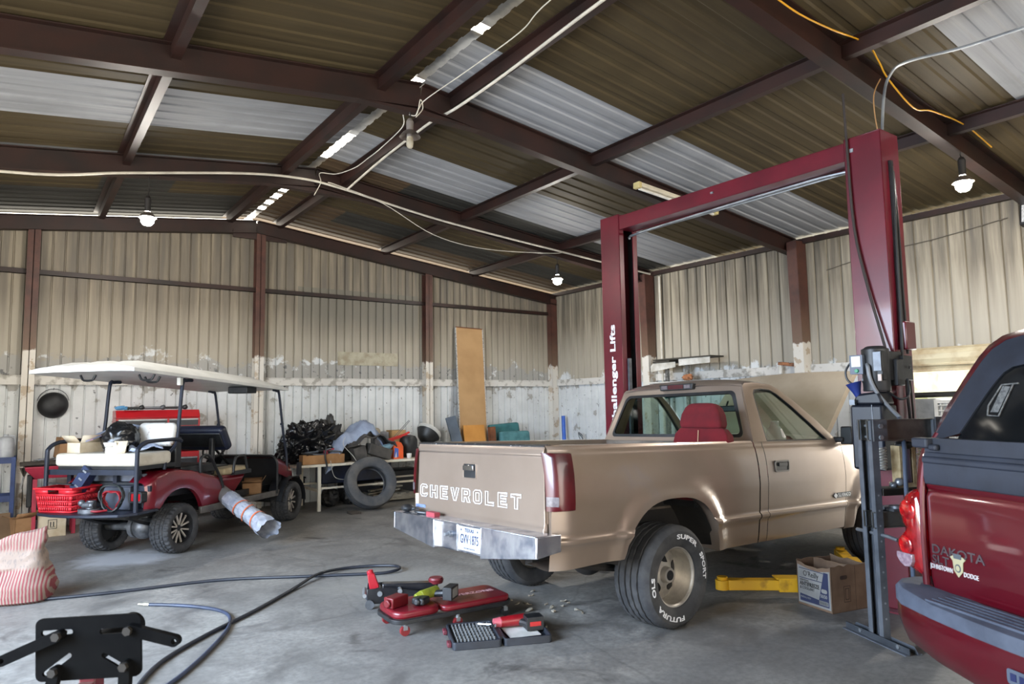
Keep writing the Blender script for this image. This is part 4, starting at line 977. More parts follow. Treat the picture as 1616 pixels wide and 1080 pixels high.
# ============================================================ golf cart
def cart_wheel(T, loc, s, steer=0):
    rr, tr, tw = .178, .275, .125
    x = M.Translation(loc) @ M.Rotation(R(steer), 4, 'Z') @ (M.Rotation(math.pi, 4, 'Z') if s > 0 else M.Identity(4))
    m = MB(x @ AXY)
    half = [(rr, tw*.72), (rr+.008, tw*.88), (rr+.03, tw*.97), (lerp(rr, tr, .5), tw), (lerp(rr, tr, .75), tw*.98), (tr-.012, tw*.93), (tr-.002, tw*.80), (tr, tw*.62), (tr-.009, tw*.6), (tr-.009, tw*.52), (tr+.001, tw*.5), (tr+.002, tw*.3), (tr-.008, tw*.28), (tr-.008, tw*.2), (tr+.003, tw*.18)]
    prof = half+[(r, -h) for r, h in reversed(half)]; L = len(prof)
    def fn(k, j):
        q = min(j, L-1-j)
        if q in (5, 6, 7): return -.010 if k % 4 < 2 else 0
        if q in (10, 11): return -.009 if (k+1) % 4 == 0 else 0
        if q == 14: return -.009 if k % 4 == 2 else 0
        return 0
    m.lathe(prof, 120, fn=fn); ty = m.build('tyre', RUBBER, T, ang=28)
    m = MB(x @ AXY); m.lathe([(rr+.006, tw*.8), (rr-.004, tw*.78), (rr-.012, .04), (rr-.02, -.02), (.05, -.01), (.001, -.01)], 40); rim = m.build('rim', PLASTIC_DK, T)
    for i in range(6):
        m = MB(x @ AXY @ M.Rotation(2*math.pi*i/6, 4, 'Z'))
        for d in (-1, 1): m.prism([(.03, d*.008), (.03, d*.021), (rr-.004, d*.056), (rr-.004, d*.034)], .045, .062)
        m.build('spoke', mat('machined_spoke', (216, 208, 198), .35, .5), rim, bevel=.002)
    m = MB(x @ AXY); m.lathe([(.001, .06), (.03, .06), (.036, .045), (.036, 0)], 24); m.build('hub_cap', PLASTIC_DK, rim)
CT = (1.17, 9.01)
def cw(x, y, z=0):
    a = R(41); return V((CT[0]+x*math.cos(a)-y*math.sin(a), CT[1]+x*math.sin(a)+y*math.cos(a), z))
def cart():
    T = thing('golf_cart', 'red golf cart with long white roof standing before the back wall', 'golf cart', (CT[0], CT[1], 0), 41)
    for s in (-1, 1):
        cart_wheel(T, (.10, s*.46, .275), s); cart_wheel(T, (2.36, s*.50, .275), s, 6)
    # rear fender body
    top = [(-.42, .83), (-.33, .90), (-.18, .935), (.05, .94), (.3, .90), (.55, .84), (.80, .78), (.86, .74)]
    xs = [-.42, -.40, -.36, -.30, -.27]+[.10+.37*math.sin(R(a)) for a in range(-85, 86, 10)]+[.49, .55, .65, .75, .82, .86]
    for s in (-1, 1):
        m = MB(); rows = []
        for x in xs:
            u = abs(x-.1)/.375; b = .54 if x < 0 else .46
            if u < 1: b = max(b, .30+.42*(1-u**2.2)**(1/2.2))
            t = interp(top, x); y = .545-.03*max(0, (x-.5)/.36)
            rows.append([(x, s*(y-.05), b)]+[(x, s*(y+.02*math.sin(math.pi*q)-(.03 if q == 1 else 0)-(.06*max(0, (-.36-x)/.06))), lerp(b, t, q)) for q in (0, .1, .3, .5, .7, .85, .94, 1)]+[(x, s*.30, t+.01)])
        m.grid(rows); fd = m.build('rear_fender', CARTRED, T, ang=50)
        m = MB(); m.frame(rrect(.17, .115, .02, cx=s*.45, cy=.69), rrect(.135, .08, .015, cx=s*.45, cy=.69), -.50, -.42, 'yz'); m.k = 1; m.prism(rrect(.14, .085, .015, cx=s*.45, cy=.69), -.485, -.425, 'yz'); m.build('tail_lamp', [PLASTIC_DK, mat('cart_lamp_red', (176, 16, 30), .2, 0, (140, 10, 22), 6, coat=.5)], T)
    m = MB(); m.box2((-.40, -.40, .62), (.80, .40, .84)); m.box2((.84, -.50, .46), (.87, .50, .74)); m.build('body_tub', PLASTIC_DK, T, bevel=.02)
    m = MB()
    for s in (-1, 1): m.box2((.42, s*.54-.02, .385), (2.12, s*.54+.02, .465))
    m.box2((.42, -.54, .40), (2.2, .54, .425)); m.build('rocker_panel', mat('grey_rocker', (112, 108, 104), .5, .3, (86, 82, 80), 6), T, bevel=.008)
    # front seat
    m = MB(); m.loft([[(x, y, z) for x, y in ((.86, -.50+e), (1.36-e, -.50+e), (1.36-e, .50-e), (.86, .50-e))] for z, e in ((.425, .10), (.56, .08), (.70, .02), (.76, 0), (.78, 0))]); m.build('seat_pod', CARTRED, T, bevel=.03)
    m = MB(); m.box2((.88, -.52, .78), (1.40, .52, .87)); m.build('front_cushion', mat('worn_cream_seat', (186, 172, 142), .6, 0, (150, 134, 104), 4), T, bevel=.03, seg=3)
    m = MB(); m.box2((.92, -.30, .85), (1.28, .02, .885)); m.build('seat_tray', PLASTIC_DK, T)
    m = MB(M.Translation((.93, 0, 1.245)) @ M.Rotation(R(-30), 4, 'Y')); m.box((0, 0, 0), (.13, 1.06, .33)); m.build('front_backrest', mat('navy_black_vinyl', (26, 32, 52), .4, 0, (20, 24, 40), 4), T, bevel=.05, seg=4)
    m = MB(M.Translation((.865, 0, 1.22)) @ M.Rotation(R(-30), 4, 'Y')); m.box((0, 0, .0), (.02, 1.0, .20)); m.build('backrest_shell', BLACK, T, bevel=.01)
    m = MB(); m.tube([(.05, 0, .9), (.4, 0, .92)], .02) if False else None
    for y in (-.38, .38): m.box2((.80, y-.03, .80), (.86, y+.03, 1.25))
    m.box2((.10, -.45, .94), (.20, .45, 1.30)); m.box2((.2, -.45, .84), (.82, .45, .95)); m.build('seat_bracket', PLASTIC_DK, T, bevel=.015)
    for s in (-1, 1):
        m = MB(); m.tube([(.80, s*.53, .76), (.62, s*.54, 1.0), (.52, s*.54, 1.06), (.42, s*.54, 1.02), (.42, s*.54, .86)], .018, 8, sm=4); m.tube([(.8, s*.53, .78), (.86, s*.53, .6), (.87, s*.53, .48)], .022, 8, sm=3); m.build('grab_rail', BLACK, T)
        m = MB(); m.tube([(1.36, s*.53, .79), (1.30, s*.53, .98), (1.26, s*.53, 1.0), (1.10, s*.53, .98), (1.06, s*.53, .80)], .018, 8, sm=3); m.box2((1.05, s*.53-.03, .77), (1.40, s*.53+.03, .82)); m.build('hip_rail', BLACK, T)
    # front cowl
    arc = lambda w, z0, z1, r=.16: [(-w, z0)]+[(-w+r-r*math.cos(R(a)), z1-r+r*math.sin(R(a))) for a in range(0, 91, 15)]+[(w-r+r*math.sin(R(a)), z1-r+r*math.cos(R(a))) for a in range(0, 91, 15)]+[(w, z0)]
    m = MB(); m.grid([[(x, y, z) for y, z in arc(w, z0, z1, r)] for x, w, z0, z1, r in ((1.98, .57, .42, .95, .14), (2.02, .575, .42, .96, .14), (2.03, .53, .42, .93, .12), (2.22, .50, .42, .90, .12))]); m.add([(2.22, y, z) for y, z in arc(.50, .42, .90, .12)], [tuple(range(len(arc(.5, .42, .9, .12))))]); m.build('dash_tub', PLASTIC_DK, T, ang=50)
    m = MB(); m.grid([[(x, y, z) for y, z in arc(w, z0, z1, r)] for x, w, z0, z1, r in ((2.02, .565, .70, .945, .14), (2.25, .56, .62, .88, .15), (2.5, .50, .56, .80, .16), (2.72, .38, .5, .66, .12), (2.76, .3, .48, .58, .08))]); m.build('front_cowl', CARTRED, T, ang=60)
    m = MB(); m.box2((2.66, -.45, .36), (2.80, .45, .50)); m.build('front_bumper', PLASTIC_DK, T, bevel=.03)
    for s in (-1, 1): 
        m = MB(); m.grid([[(2.36+.33*math.cos(R(a)), s*y, .275+.34*math.sin(R(a))+(.04 if y < .5 else 0)) for a in range(-5, 186, 15)] for y in (.40, .60, .62)]); m.box2((2.58, s*.545-.02, .62), (2.66, s*.545+.02, .80)); m.build('front_fender', PLASTIC_DK, T)
    m = MB(M.Translation((1.78, .28, 1.06)) @ M.Rotation(R(-52), 4, 'Y')); m.tube([(.17*math.cos(R(a)), .17*math.sin(R(a)), 0) for a in range(0, 360, 15)], .014, 8, closed=True); m.box((0, 0, 0), (.05, .32, .015)); m.cyl((0, 0, 0), (0, 0, -.42), .018); m.build('steering_wheel', BLACK, T)
    # roof, posts, grips
    rz = lambda x: 2.045-.0535*(x+.78)
    m = MB(); 
    rows = []
    n = 14
    for i in range(n+1):
        x = lerp(-.80, 2.12, i/n); e = min(1, i/1.5, (n-i)/1.5)
        rows.append([(x, y, rz(x)+(.115*(1-(y/.66)**4)+.018*math.cos(y*19)*(abs(y) < .5))*(.35+.65*min(1, e))) for y in (-.66, -.64, -.58, -.5, -.42, -.33, -.25, -.16, -.08, 0, .08, .16, .25, .33, .42, .5, .58, .64, .66)])
    under = [[(x, y, z-.035-.8*max(0, z-rz(x))) for x, y, z in r] for r in rows]
    m.grid(rows); m.grid([r[::-1] for r in under])
    for a, b in ((rows[0], under[0]), (under[-1], rows[-1])): m.grid([a, b])
    for k in (0, -1): m.grid([[r[k] for r in rows], [r[k] for r in under]])
    rf = m.build('roof', mat('white_roof_shell', (220, 221, 219), .42, 0, (206, 207, 204), 3), T, ang=40)
    for x, y in ((-.45, .25), (-.1, -.28), (-.35, -.42)):
        m = MB(); z = rz(x)-.03; m.tube([(x-.0, y-.10, z+.005), (x, y-.08, z-.03), (x, y-.05, z-.055), (x, y+.05, z-.055), (x, y+.08, z-.03), (x, y+.10, z+.005)], .012, 8, sm=2); m.build('grip_handle', BLACK, rf)
    m = MB(); m.box((1.55, -.30, rz(1.55)-.06), (.22, .30, .09)); m.build('radio_console', BLACK, rf, bevel=.012)
    m = MB(); m.box((.05, -.52, 1.93), (.05, .05, .09)); m.build('speaker_pod', WHITEP, rf, bevel=.008)
    for s in (-1, 1):
        m = MB(); m.tube([(.28, s*.50, rz(.28)-.04), (.18, s*.50, rz(.18)-.05), (.12, s*.50, 1.90), (.07, s*.50, 1.40), (.02, s*.50, 1.20), (-.10, s*.50, 1.10), (-.14, s*.50, .95)], .02, 10, sm=4); m.build('rear_post', BLUEBLK, T)
        m = MB(); m.tube([(1.95, s*.52, rz(1.95)-.035), (2.04, s*.52, rz(2.04)-.045), (2.10, s*.52, 1.80), (2.22, s*.52, 1.25), (2.30, s*.525, .95), (2.30, s*.535, .70)], .017, 10, sm=4); m.box((2.18, s*.52, 1.38), (.03, .04, .03)); m.build('front_post', BLUEBLK, T)
    # rear seat kit
    m = MB(); m.box2((-.57, -.53, 1.015), (-.05, .53, 1.155)); m.build('rear_cushion', CREAMV, T, bevel=.04, seg=4)
    m = MB(); m.box2((-.54, -.50, .975), (.05, .50, 1.018)); m.build('seat_board', BLACK, T)
    m = MB(M.Translation((.02, 0, 1.30)) @ M.Rotation(R(12), 4, 'Y')); m.box((0, -.26, .03), (.12, .48, .27)); m.build('rear_backrest', mat('stained_white_vinyl', (214, 212, 206), .5, 0, (128, 92, 62), 7, lo=.58, hi=.66), T, bevel=.058, seg=4)
    m = MB(); 
    for s in (-1, 1):
        m.tube([(-.62, s*.57, .555), (-.62, s*.57, 1.12), (-.60, s*.57, 1.21), (-.52, s*.565, 1.26), (-.40, s*.56, 1.275), (.0, s*.53, 1.275), (.1, s*.52, 1.25)], .022, 10, sm=4); m.build('grab_hoop', BLUEBLK, T); m = MB()
    m.prism([(-.30, -.58), (-.62, -.60), (-.78, -.50), (-.86, -.25), (-.88, 0), (-.86, .25), (-.78, .50), (-.62, .60), (-.30, .58)], .525, .555); m.build('foot_platform', BLUEBLK, T, bevel=.006)
    m = MB(); m.box2((-.60, -.56, .93), (-.56, .56, .985)); 
    for y in (-.38, -.1, .25, .50): m.box2((-.40, y-.025, .55), (-.36, y+.025, .96))
    m.box2((-.40, -.55, .74), (-.37, .1, .80)); m.build('seat_frame', BLUEBLK, T)
    m = MB(); m.box2((-.34, -.42, .56), (-.30, .42, .92)); m.build('rear_panel', mat('grey_blue_panel', (106, 112, 124), .5, 0, (70, 74, 84), 5), T)
    # running gear
    m = MB(); m.tube([(.10, -.44, .275), (.10, -.14, .275)], .035, 12); m.tube([(.10, .44, .275), (.10, .06, .275)], .045, 12); m.ball((.10, -.06, .28), (.13, .13, .14), 22, 14); m.cyl((.10, .02, .28), (.10, .07, .28), .125, .125, 24); m.box2((-.02, -.2, .40), (.2, .1, .5)); m.build('rear_axle', mat('dull_alloy_axle', (128, 130, 134), .45, .6, (80, 82, 84), 9), T)
    for s in (-1, 1): MB().tube([(-.42, s*.30, .46), (-.15, s*.30, .36), (.10, s*.30, .32), (.35, s*.30, .36), (.6, s*.30, .44)], .02, 6, sm=3).build('leaf_spring', BLACK, T)
    m = MB(); m.box2((-.4, -.32, .44), (2.4, -.26, .52)); m.box2((-.4, .26, .44), (2.4, .32, .52)); m.cyl((2.36, -.42, .28), (2.36, .42, .28), .03); m.box2((-.42, -.32, .44), (-.36, .32, .52)); m.build('frame', BLACK, T)
cart()
# load on the cart
def basket():
    p = cw(-.60, .30, .556); T = thing('crate', 'red plastic slotted crate on the rear platform of the golf cart', 'crate', p, 41)
    RP = mat('red_crate_plastic', (206, 38, 50), .45, 0, (186, 30, 42), 5)
    w0, d0, w1, d1, h = .20, .155, .235, .185, .255
    m = MB(); m.box2((-d0, -w0, 0), (d0, w0, .008)); m.build('base', RP, T)
    P = lambda u, t, side: {'f': (-lerp(d0, d1, t), u*lerp(w0, w1, t), h*t), 'b': (lerp(d0, d1, t), u*lerp(w0, w1, t), h*t), 'l': (u*lerp(d0, d1, t), lerp(w0, w1, t), h*t), 'r': (u*lerp(d0, d1, t), -lerp(w0, w1, t), h*t)}[side]
    for sd in 'fblr':
        m = MB(); n = 16
        q = lambda u0, u1, t0, t1: m.grid([[P(u0, t0, sd), P(u1, t0, sd)], [P(u0, t1, sd), P(u1, t1, sd)]])
        for t0, t1 in ((0, .07), (.22, .28), (.43, .49), (.68, .76), (.92, 1.0)): q(-1, 1, t0, t1)
        q(-1, -.30, .76, .92); q(.30, 1, .76, .92)
        for t0, t1 in ((.07, .22), (.28, .43), (.49, .68)):
            for i in range(n+1):
                u = -1+2*i/n; e = .040 if 0 < i < n else .10
                q(max(-1, u-e), min(1, u+e), t0, t1)
        m.build('side_wall', RP, T, solid=.005)
    m = MB(); o = [(-d1-.012, -w1-.012), (d1+.012, -w1-.012), (d1+.012, w1+.012), (-d1-.012, w1+.012)]; i = [(-d1+.004, -w1+.004), (d1-.004, -w1+.004), (d1-.004, w1-.004), (-d1+.004, w1-.004)]
    m.frame(o, i, h-.014, h+.004); m.build('rim', RP, T, bevel=.003)
basket()
m = MB(eul(0, 0, 41) @ eul(32, 8, 0)); m.box((0, 0, 0), (.10, .13, .27)); m.k = 1
for z in (-.08, .0, .09): m.box((-.052, .02*z*5, z), (.004, .05, .02))
o = single('battery_pack', m, [mat('navy_plastic', (32, 46, 80), .45, 0, (24, 36, 64), 8), GALV], 'navy blue case with silver clips leaning in the red crate', 'case', loc=cw(-.56, .14, .88), bevel=.012)
m = MB(eul(0, 0, 41)); m.box((0, 0, 0), (.22, .28, .012), (4, 8, 5)); single('tray', m, BLACK, 'flat black tray lying across the red crate', 'tray', loc=cw(-.56, .36, .828), bevel=.003)
m = MB(eul(0, 0, 41)); m.box((0, 0, .12), (.16, .34, .24)); m.box((0, 0, .245), (.17, .36, .02)); single('battery_box', m, mat('grey_battery_case', (62, 68, 80), .5, 0, (44, 48, 58), 6), 'dark grey box behind the coiled cable on the golf cart platform', 'box', loc=cw(-.42, -.22, .556), bevel=.012)
for nm, lab, cm, rr, tilt, dz in (('jumper_cable', 'coiled red cable standing on the golf cart rear platform', mat('red_cable', (130, 18, 30), .5), .10, 0, 0), ('extension_cord', 'coiled black cable around the red coil on the golf cart', mat('dark_green_black_cable', (32, 38, 40), .5), .135, 1, .02)):
    m = MB(eul(0, 0, 41)); pts = []
    for i in range(130):
        a = i*.30; r = rr+.018*NZ.noise(V((i*.21, rr*30, 0)))+.012*math.sin(i*.9)
        pts.append((-.02-.02*math.cos(i*.7)-tilt*.03, r*1.05*math.cos(a), r*math.sin(a)+rr+.02))
    m.tube(pts, .0075, 6); m.tube([(-.06, .02+.1*tilt, .02), (-.12, .08+.1*tilt, .015), (-.14, .14+.1*tilt, .02)], .012, 8, sm=3)
    single(nm, m, cm, lab, 'cable', loc=cw(-.60, -.28-.02*tilt, .558))
m = MB(eul(0, 0, 41)); m.cyl((0, .0, 0), (0, 0, .04), .12, .12, 28); m.cyl((0, 0, .04), (0, 0, .12), .05, .045, 20); m.cyl((-.05, .05, .08), (-.05, -.09, .08), .03, .03, 16); m.ball((-.06, .06, .1), .035, 14, 10); m.ball((-.06, -.06, .08), .03, 14, 10)
single('brake_drum', m, GREY_STEEL, 'grey metal hub and fittings beside the red crate on the cart', 'metal part', loc=cw(-.66, -.06, .556))
m = MB(); crumple(m, (0, 0, .15), (.20, .18, .19), 3, .2, 1.7, 48, 30, flat=-.13); single('trash_bag', m, BAGM, 'black plastic bag heaped on the rear seat of the golf cart', 'bag', loc=cw(-.22, .0, 1.135), ang=60)
def carton(name, lab, loc, rz, dims, open_=True, cm=CARD, tilt=(0, 0), group=None):
    w, d, h = dims; t = .006
    T = thing(name, lab, 'box', loc, rz, group); T.rotation_euler.x = R(tilt[0]); T.rotation_euler.y = R(tilt[1])
    m = MB(); m.box2((-w/2, -d/2, 0), (w/2, d/2, t))
    for a, b in (((-w/2, -d/2, 0), (w/2, -d/2+t, h)), ((-w/2, d/2-t, 0), (w/2, d/2, h)), ((-w/2, -d/2, 0), (-w/2+t, d/2, h)), ((w/2-t, -d/2, 0), (w/2, d/2, h))): m.box2(a, b)
    if open_ is False: m.box2((-w/2, -d/2, h-t), (w/2, d/2, h))
    m.build('carton', cm, T)
    if open_:
        for s, ax in ((-1, 'x'), (1, 'x'), (-1, 'y')):
            q = MB(); a = R(rnd.uniform(20, 70))
            if ax == 'x': q.grid([[(s*w/2, -d/2, h), (s*w/2, d/2, h)], [(s*(w/2+.4*w*math.cos(a)), -d/2, h+.4*w*math.sin(a)), (s*(w/2+.4*w*math.cos(a)), d/2, h+.4*w*math.sin(a))]])
            else: q.grid([[(-w/2, s*d/2, h), (w/2, s*d/2, h)], [(-w/2, s*(d/2+.4*d*math.cos(a)), h+.4*d*math.sin(a)), (w/2, s*(d/2+.4*d*math.cos(a)), h+.4*d*math.sin(a))]])
            q.build('flap', cm, T, solid=.005)
    return T
PALEC = mat('pale_cardboard', (206, 192, 168), .85, 0, (180, 162, 134), 5)
carton('cardboard_box', 'pale torn carton on the left of the golf cart rear seat', cw(-.34, .36, 1.135), 30, (.26, .22, .13), cm=PALEC)
carton('cardboard_box', 'small white carton in the middle of the golf cart rear seat', cw(-.42, -.12, 1.135), 52, (.16, .14, .08), cm=mat('white_carton', (226, 222, 214), .8))
m = MB(eul(0, 0, 55)); m.box((0, 0, .075), (.008, .14, .15), (0, 22, 0)); single('cardboard_flap', m, PALEC, 'loose bent cardboard piece propped beside the small white carton', 'cardboard', loc=cw(-.50, -.24, 1.135))
m = MB(); drape(m, (-.16, .16, 14), (-.14, .14, 14), lambda x, y: .05-.6*x*x, 4, .05); single('shop_rag', m, mat('pale_blue_cloth', (182, 194, 216), .9, 0, (150, 160, 184), 8), 'pale blue crumpled rag on the right of the cart rear seat', 'rag', loc=cw(-.25, -.34, 1.15), solid=.006, ang=80)
m = MB(eul(0, 0, 35) @ eul(-12, -18, 0)); m.box((0, 0, 0), (.34, .24, .012)); single('magazine', m, mat('printed_cover', (120, 126, 150), .5, 0, (170, 90, 80), 7, lo=.5, hi=.7), 'glossy printed booklet lying over the pale torn carton', 'booklet', loc=cw(-.28, .24, 1.33))
m = MB(eul(0, 0, 30) @ eul(8, -20, 0)); m.box((0, 0, 0), (.40, .30, .02)); single('windshield_visor', m, mat('pale_blue_panel', (176, 190, 214), .4, 0, (120, 130, 150), 5), 'pale blue flat panel leaning behind the booklet on the cart', 'panel', loc=cw(-.06, .20, 1.37))
# rolled tube in plastic
def roll():
    a, b = V((1.93, 9.13, .58)), V((2.16, 7.95, .36)); a, b = cw(1.02, -.22, .66), cw(.47, -1.38, .25)
    T = thing('plastic_roll', 'long wrapped grey roll with orange tape sticking out of the golf cart', 'roll', a); d = (b-a); L = d.length
    x = basis(d, V((0, 0, 1)).cross(d), (0, 0, 0))
    x = M.Identity(4) @ basis(d, V((0, 0, 1)).cross(d), (0, 0, 0))
    m = MB(x); m.tube([(0, 0, 0), (L*.9, 0, 0)], .092, 24); m.build('roll', mat('grey_roll', (120, 118, 116), .5, 0, (100, 98, 98), 4), T)
    m = MB(x); rows = []
    for i in range(30):
        t = i/29; s = lerp(L*.38, L*1.06, t); row = []
        for k in range(40):
            an = 2*math.pi*k/40; r = .102+.003*math.sin(k*3+i)+.045*sstep(.72, 1, t)+.010*NZ.noise(V((math.cos(an)*2.5, math.sin(an)*2.5, s*12)))*(1+1.5*sstep(.75, 1, t))
            row.append((s+(.05*NZ.noise(V((math.cos(an)*2, math.sin(an)*2, 9)))*sstep(.8, 1, t)), r*math.cos(an), r*math.sin(an)*(1-.25*sstep(.8, 1, t))))
        rows.append(row)
    m.grid(rows, False, True); m.build('plastic_wrap', mat('silvery_film', (186, 190, 200), .12, .2, (150, 156, 170), 9), T, ang=25)
    for s, w in ((.60, .02), (.72, -.03), (.88, .02)):
        m = MB(x); rows = [[(L*s+w*math.cos(2*math.pi*k/32+q)+e, .114*math.cos(2*math.pi*k/32), .114*math.sin(2*math.pi*k/32)) for k in range(32)] for e in (0, .02) for q in (s*9,)]
        m.grid(rows, False, True); m.build('tape', mat('orange_tape', (214, 104, 58), .5), T)
roll()
carton('cardboard_box', 'small open carton on the golf cart floor below the dash', cw(1.82, -.30, .43), 70, (.20, .24, .16))

# ============================================================ left corner and along the back wall
BLUEM = mat('blue_cart_paint', (40, 62, 112), .45, .1, (30, 48, 90), 6)
T = thing('tool_cart', 'blue three shelf tool cart at the left edge of the photo', 'tool cart', (-.36, 11.35, 0))
for i, z in enumerate((.11, .46, .95)):
    m = MB(); m.box2((-.40, -.2, z), (.42, .2, z+.012)); 
    for y in (-.2, .2): m.box2((-.40, y-.006, z), (.42, y+.006, z+.08))
    for xx in (-.40, .42): m.box2((xx-.006, -.2, z), (xx+.006, .2, z+.08))
    m.build('shelf', BLUEM, T)
for xx in (-.385, .405):
    for y in (-.19, .19):
        m = MB(); m.box2((xx-.025, y-.02, .09), (xx+.025, y+.02, 1.03)); m.build('leg', BLUEM, T, bevel=.004)
        m = MB(); m.cyl((xx, y-.015, .045), (xx, y+.015, .045), .045, .045, 18); m.box((xx, y, .085), (.04, .05, .02)); m.build('caster', BLACK, T)
m = MB(); m.lathe([(.001, 0), (.09, 0), (.095, .02), (.095, .26), (.08, .31), (.03, .335), (.028, .36), (.001, .36)], 24); m.tube([(.03, 0, .33), (.09, 0, .33), (.10, 0, .22)], .012, 8, sm=3)
single('plastic_jug', m, mat('pale_grey_jug', (178, 182, 188), .4, 0, (150, 154, 160), 6), 'pale grey jug on the top shelf of the blue tool cart', 'jug', loc=(-.05, 11.32, .963))
T = thing('battery_charger', 'red and black charger with carry handle on the blue tool cart', 'charger', (-.30, 11.40, .963)); m = MB(); m.box2((-.16, -.1, 0), (.14, .1, .30)); m.build('case', BLACK, T, bevel=.015)
m = MB(); m.box2((-.15, -.106, .05), (.13, -.10, .13)); m.k = 1; m.box2((-.15, -.106, .16), (.13, -.10, .25)); m.build('front_panel', [WHITEP, mat('charger_red', (180, 36, 40), .5)], T); m = MB(); m.tube([(-.1, 0, .30), (-.08, 0, .37), (.08, 0, .37), (.10, 0, .30)], .014, 8, sm=3); m.build('handle', BLACK, T)
T = thing('parts_washer', 'red parts washer tub with raised dark lid left of the golf cart', 'parts washer', (.50, 11.14, 0)); PK = mat('pinkish_red_enamel', (176, 50, 72), .45, 0, (150, 36, 58), 4)
m = MB(); m.loft([[(-w, -d, z), (w, -d, z), (w, d, z), (-w, d, z)] for w, d, z in ((.22, .15, .74), (.33, .22, .86), (.34, .23, .90))]); m.build('tub', PK, T, bevel=.01)
m = MB(M.Translation((0, 0, .945)) @ eul(0, -2, 0)); m.box((0, .0, 0), (.78, .46, .03)); m.build('lid', mat('dark_brown_lid', (62, 54, 46), .7), T, bevel=.006)
for xx in (-.22, .22):
    for y in (-.14, .14): MB().box((xx, y, .37), (.05, .04, .74)).build('leg', PK, T, bevel=.004)
m = MB(); m.box2((-.30, .05, .36), (-.24, .18, .78)); m.box2((-.2, -.02, .2), (.2, .1, .6)); m.build('pump_box', BLACK, T, bevel=.01)
m = MB(); m.cyl((0, 0, 0), (.03, 0, .16), .012, .012, 10); m.k = 1
for i in range(26): m.cyl((.03, 0, .15), (.03+rnd.uniform(-.05, .05), rnd.uniform(-.03, .03), .27), .007, .004, 6)
single('brush', m, [mat('grey_brush_handle', (140, 138, 134), .6), mat('dark_bristle', (62, 56, 48), .9)], 'dark bristle brush hanging on the left side of the parts washer', 'brush', loc=(.13, 11.02, .62))
carton('cardboard_box', 'brown carton standing tilted on the dark parts washer lid', (.64, 11.12, .985), 8, (.30, .26, .27), False, CARD, (0, 6))
m = MB(); 
for i in range(7): m.cyl((rnd.uniform(-.1, .1), rnd.uniform(-.06, .06), .012), (rnd.uniform(-.1, .1)+.05, rnd.uniform(-.06, .06), .03), .012, .009, 10)
single('metal_fittings', m, GALV, 'loose metal fittings lying on the parts washer lid beside the carton', 'fittings', loc=(.36, 11.05, .965))
T = carton('cardboard_box', 'floor carton with printed arrow mark behind the crate platform', (.48, 11.0, 0), 2, (.30, .26, .27), False, PALEC)
m = MB(); m.frame([(-.05, .10), (.05, .10), (.05, .22), (-.05, .22)], [(-.043, .107), (.043, .107), (.043, .213), (-.043, .213)], -.1315, -.13, 'xz')
for xx in (-.02, .012): m.box2((xx-.006, -.1315, .13), (xx+.006, -.13, .19))
m.box2((-.03, -.1315, .12), (.03, -.13, .127)); m.build('printed_mark', INKK, T.children[0])
carton('cardboard_box', 'dark brown open carton on the floor left of the arrow carton', (.16, 11.05, 0), 20, (.22, .2, .26))
m = MB(eul(0, 0, 15) @ eul(-16, 0, 0)); m.box((0, 0, .17), (.16, .012, .34)); single('cardboard_sheet', m, mat('old_cardboard', (122, 100, 78), .9), 'folded old cardboard sheet leaning left of the floor cartons', 'cardboard', loc=(-.02, 11.0, .0))
# round pan on the wall
T = thing('steel_drum_pan', 'round black bowl hanging on the back wall left of the cart', 'bowl', (.47, YB-.03, 1.70)); m = MB(M.Rotation(R(90), 4, 'X')); m.lathe([(.185, 0), (.18, .02), (.165, .05), (.13, .085), (.07, .11), (.001, .118)], 40); m.build('bowl', mat('black_enamel', (20, 21, 23), .55, 0, (36, 37, 40), 6), T)
m = MB(); m.tube([(.19*math.cos(R(a)), -.01, .03+.2*math.sin(R(a))) for a in range(10, 171, 16)], .006, 6); m.cyl((0, .02, .22), (0, -.04, .24), .006); m.build('hanging_ring', GREY_STEEL, T)
# red tool chest
T = thing('tool_chest', 'tall red tool chest with dark drawers behind the golf cart', 'tool chest', (1.74, 11.36, 0)); TR = mat('tool_chest_red', (178, 26, 36), .35, 0, (160, 20, 32), 3, coat=.3)
m = MB(); m.box2((-.55, -.2, .12), (.55, .25, 1.0)); m.box2((-.55, -.2, 1.01), (.55, .25, 1.50)); m.prism([(-.22, 1.50), (.25, 1.50), (.25, 1.61), (-.12, 1.61)], -.55, .55, 'yz'); m.build('cabinet', TR, T, bevel=.01)
for x0, x1, zz in ((-.52, .10, (1.05, 1.16, 1.27, 1.38)), (.13, .52, (1.05, 1.16, 1.27, 1.38)), (-.52, .10, (.16, .42, .68)), (.13, .52, (.16, .42, .68))):
    for i, z in enumerate(zz):
        h = .10 if z > 1 else .24
        m = MB(); m.box2((x0, -.212, z), (x1, -.20, z+h)); d = m.build('drawer', mat('dark_drawer', (40, 42, 48), .35, .1), T); m = MB(); m.box2((x0, -.222, z+h-.02), (x1, -.21, z+h-.004)); m.build('drawer_pull', GALV, d)
for xx in (-.45, .45):
    for y in (-.12, .17): MB().cyl((xx-.02, y, .06), (xx+.02, y, .06), .06, .06, 16).build('caster', BLACK, T)
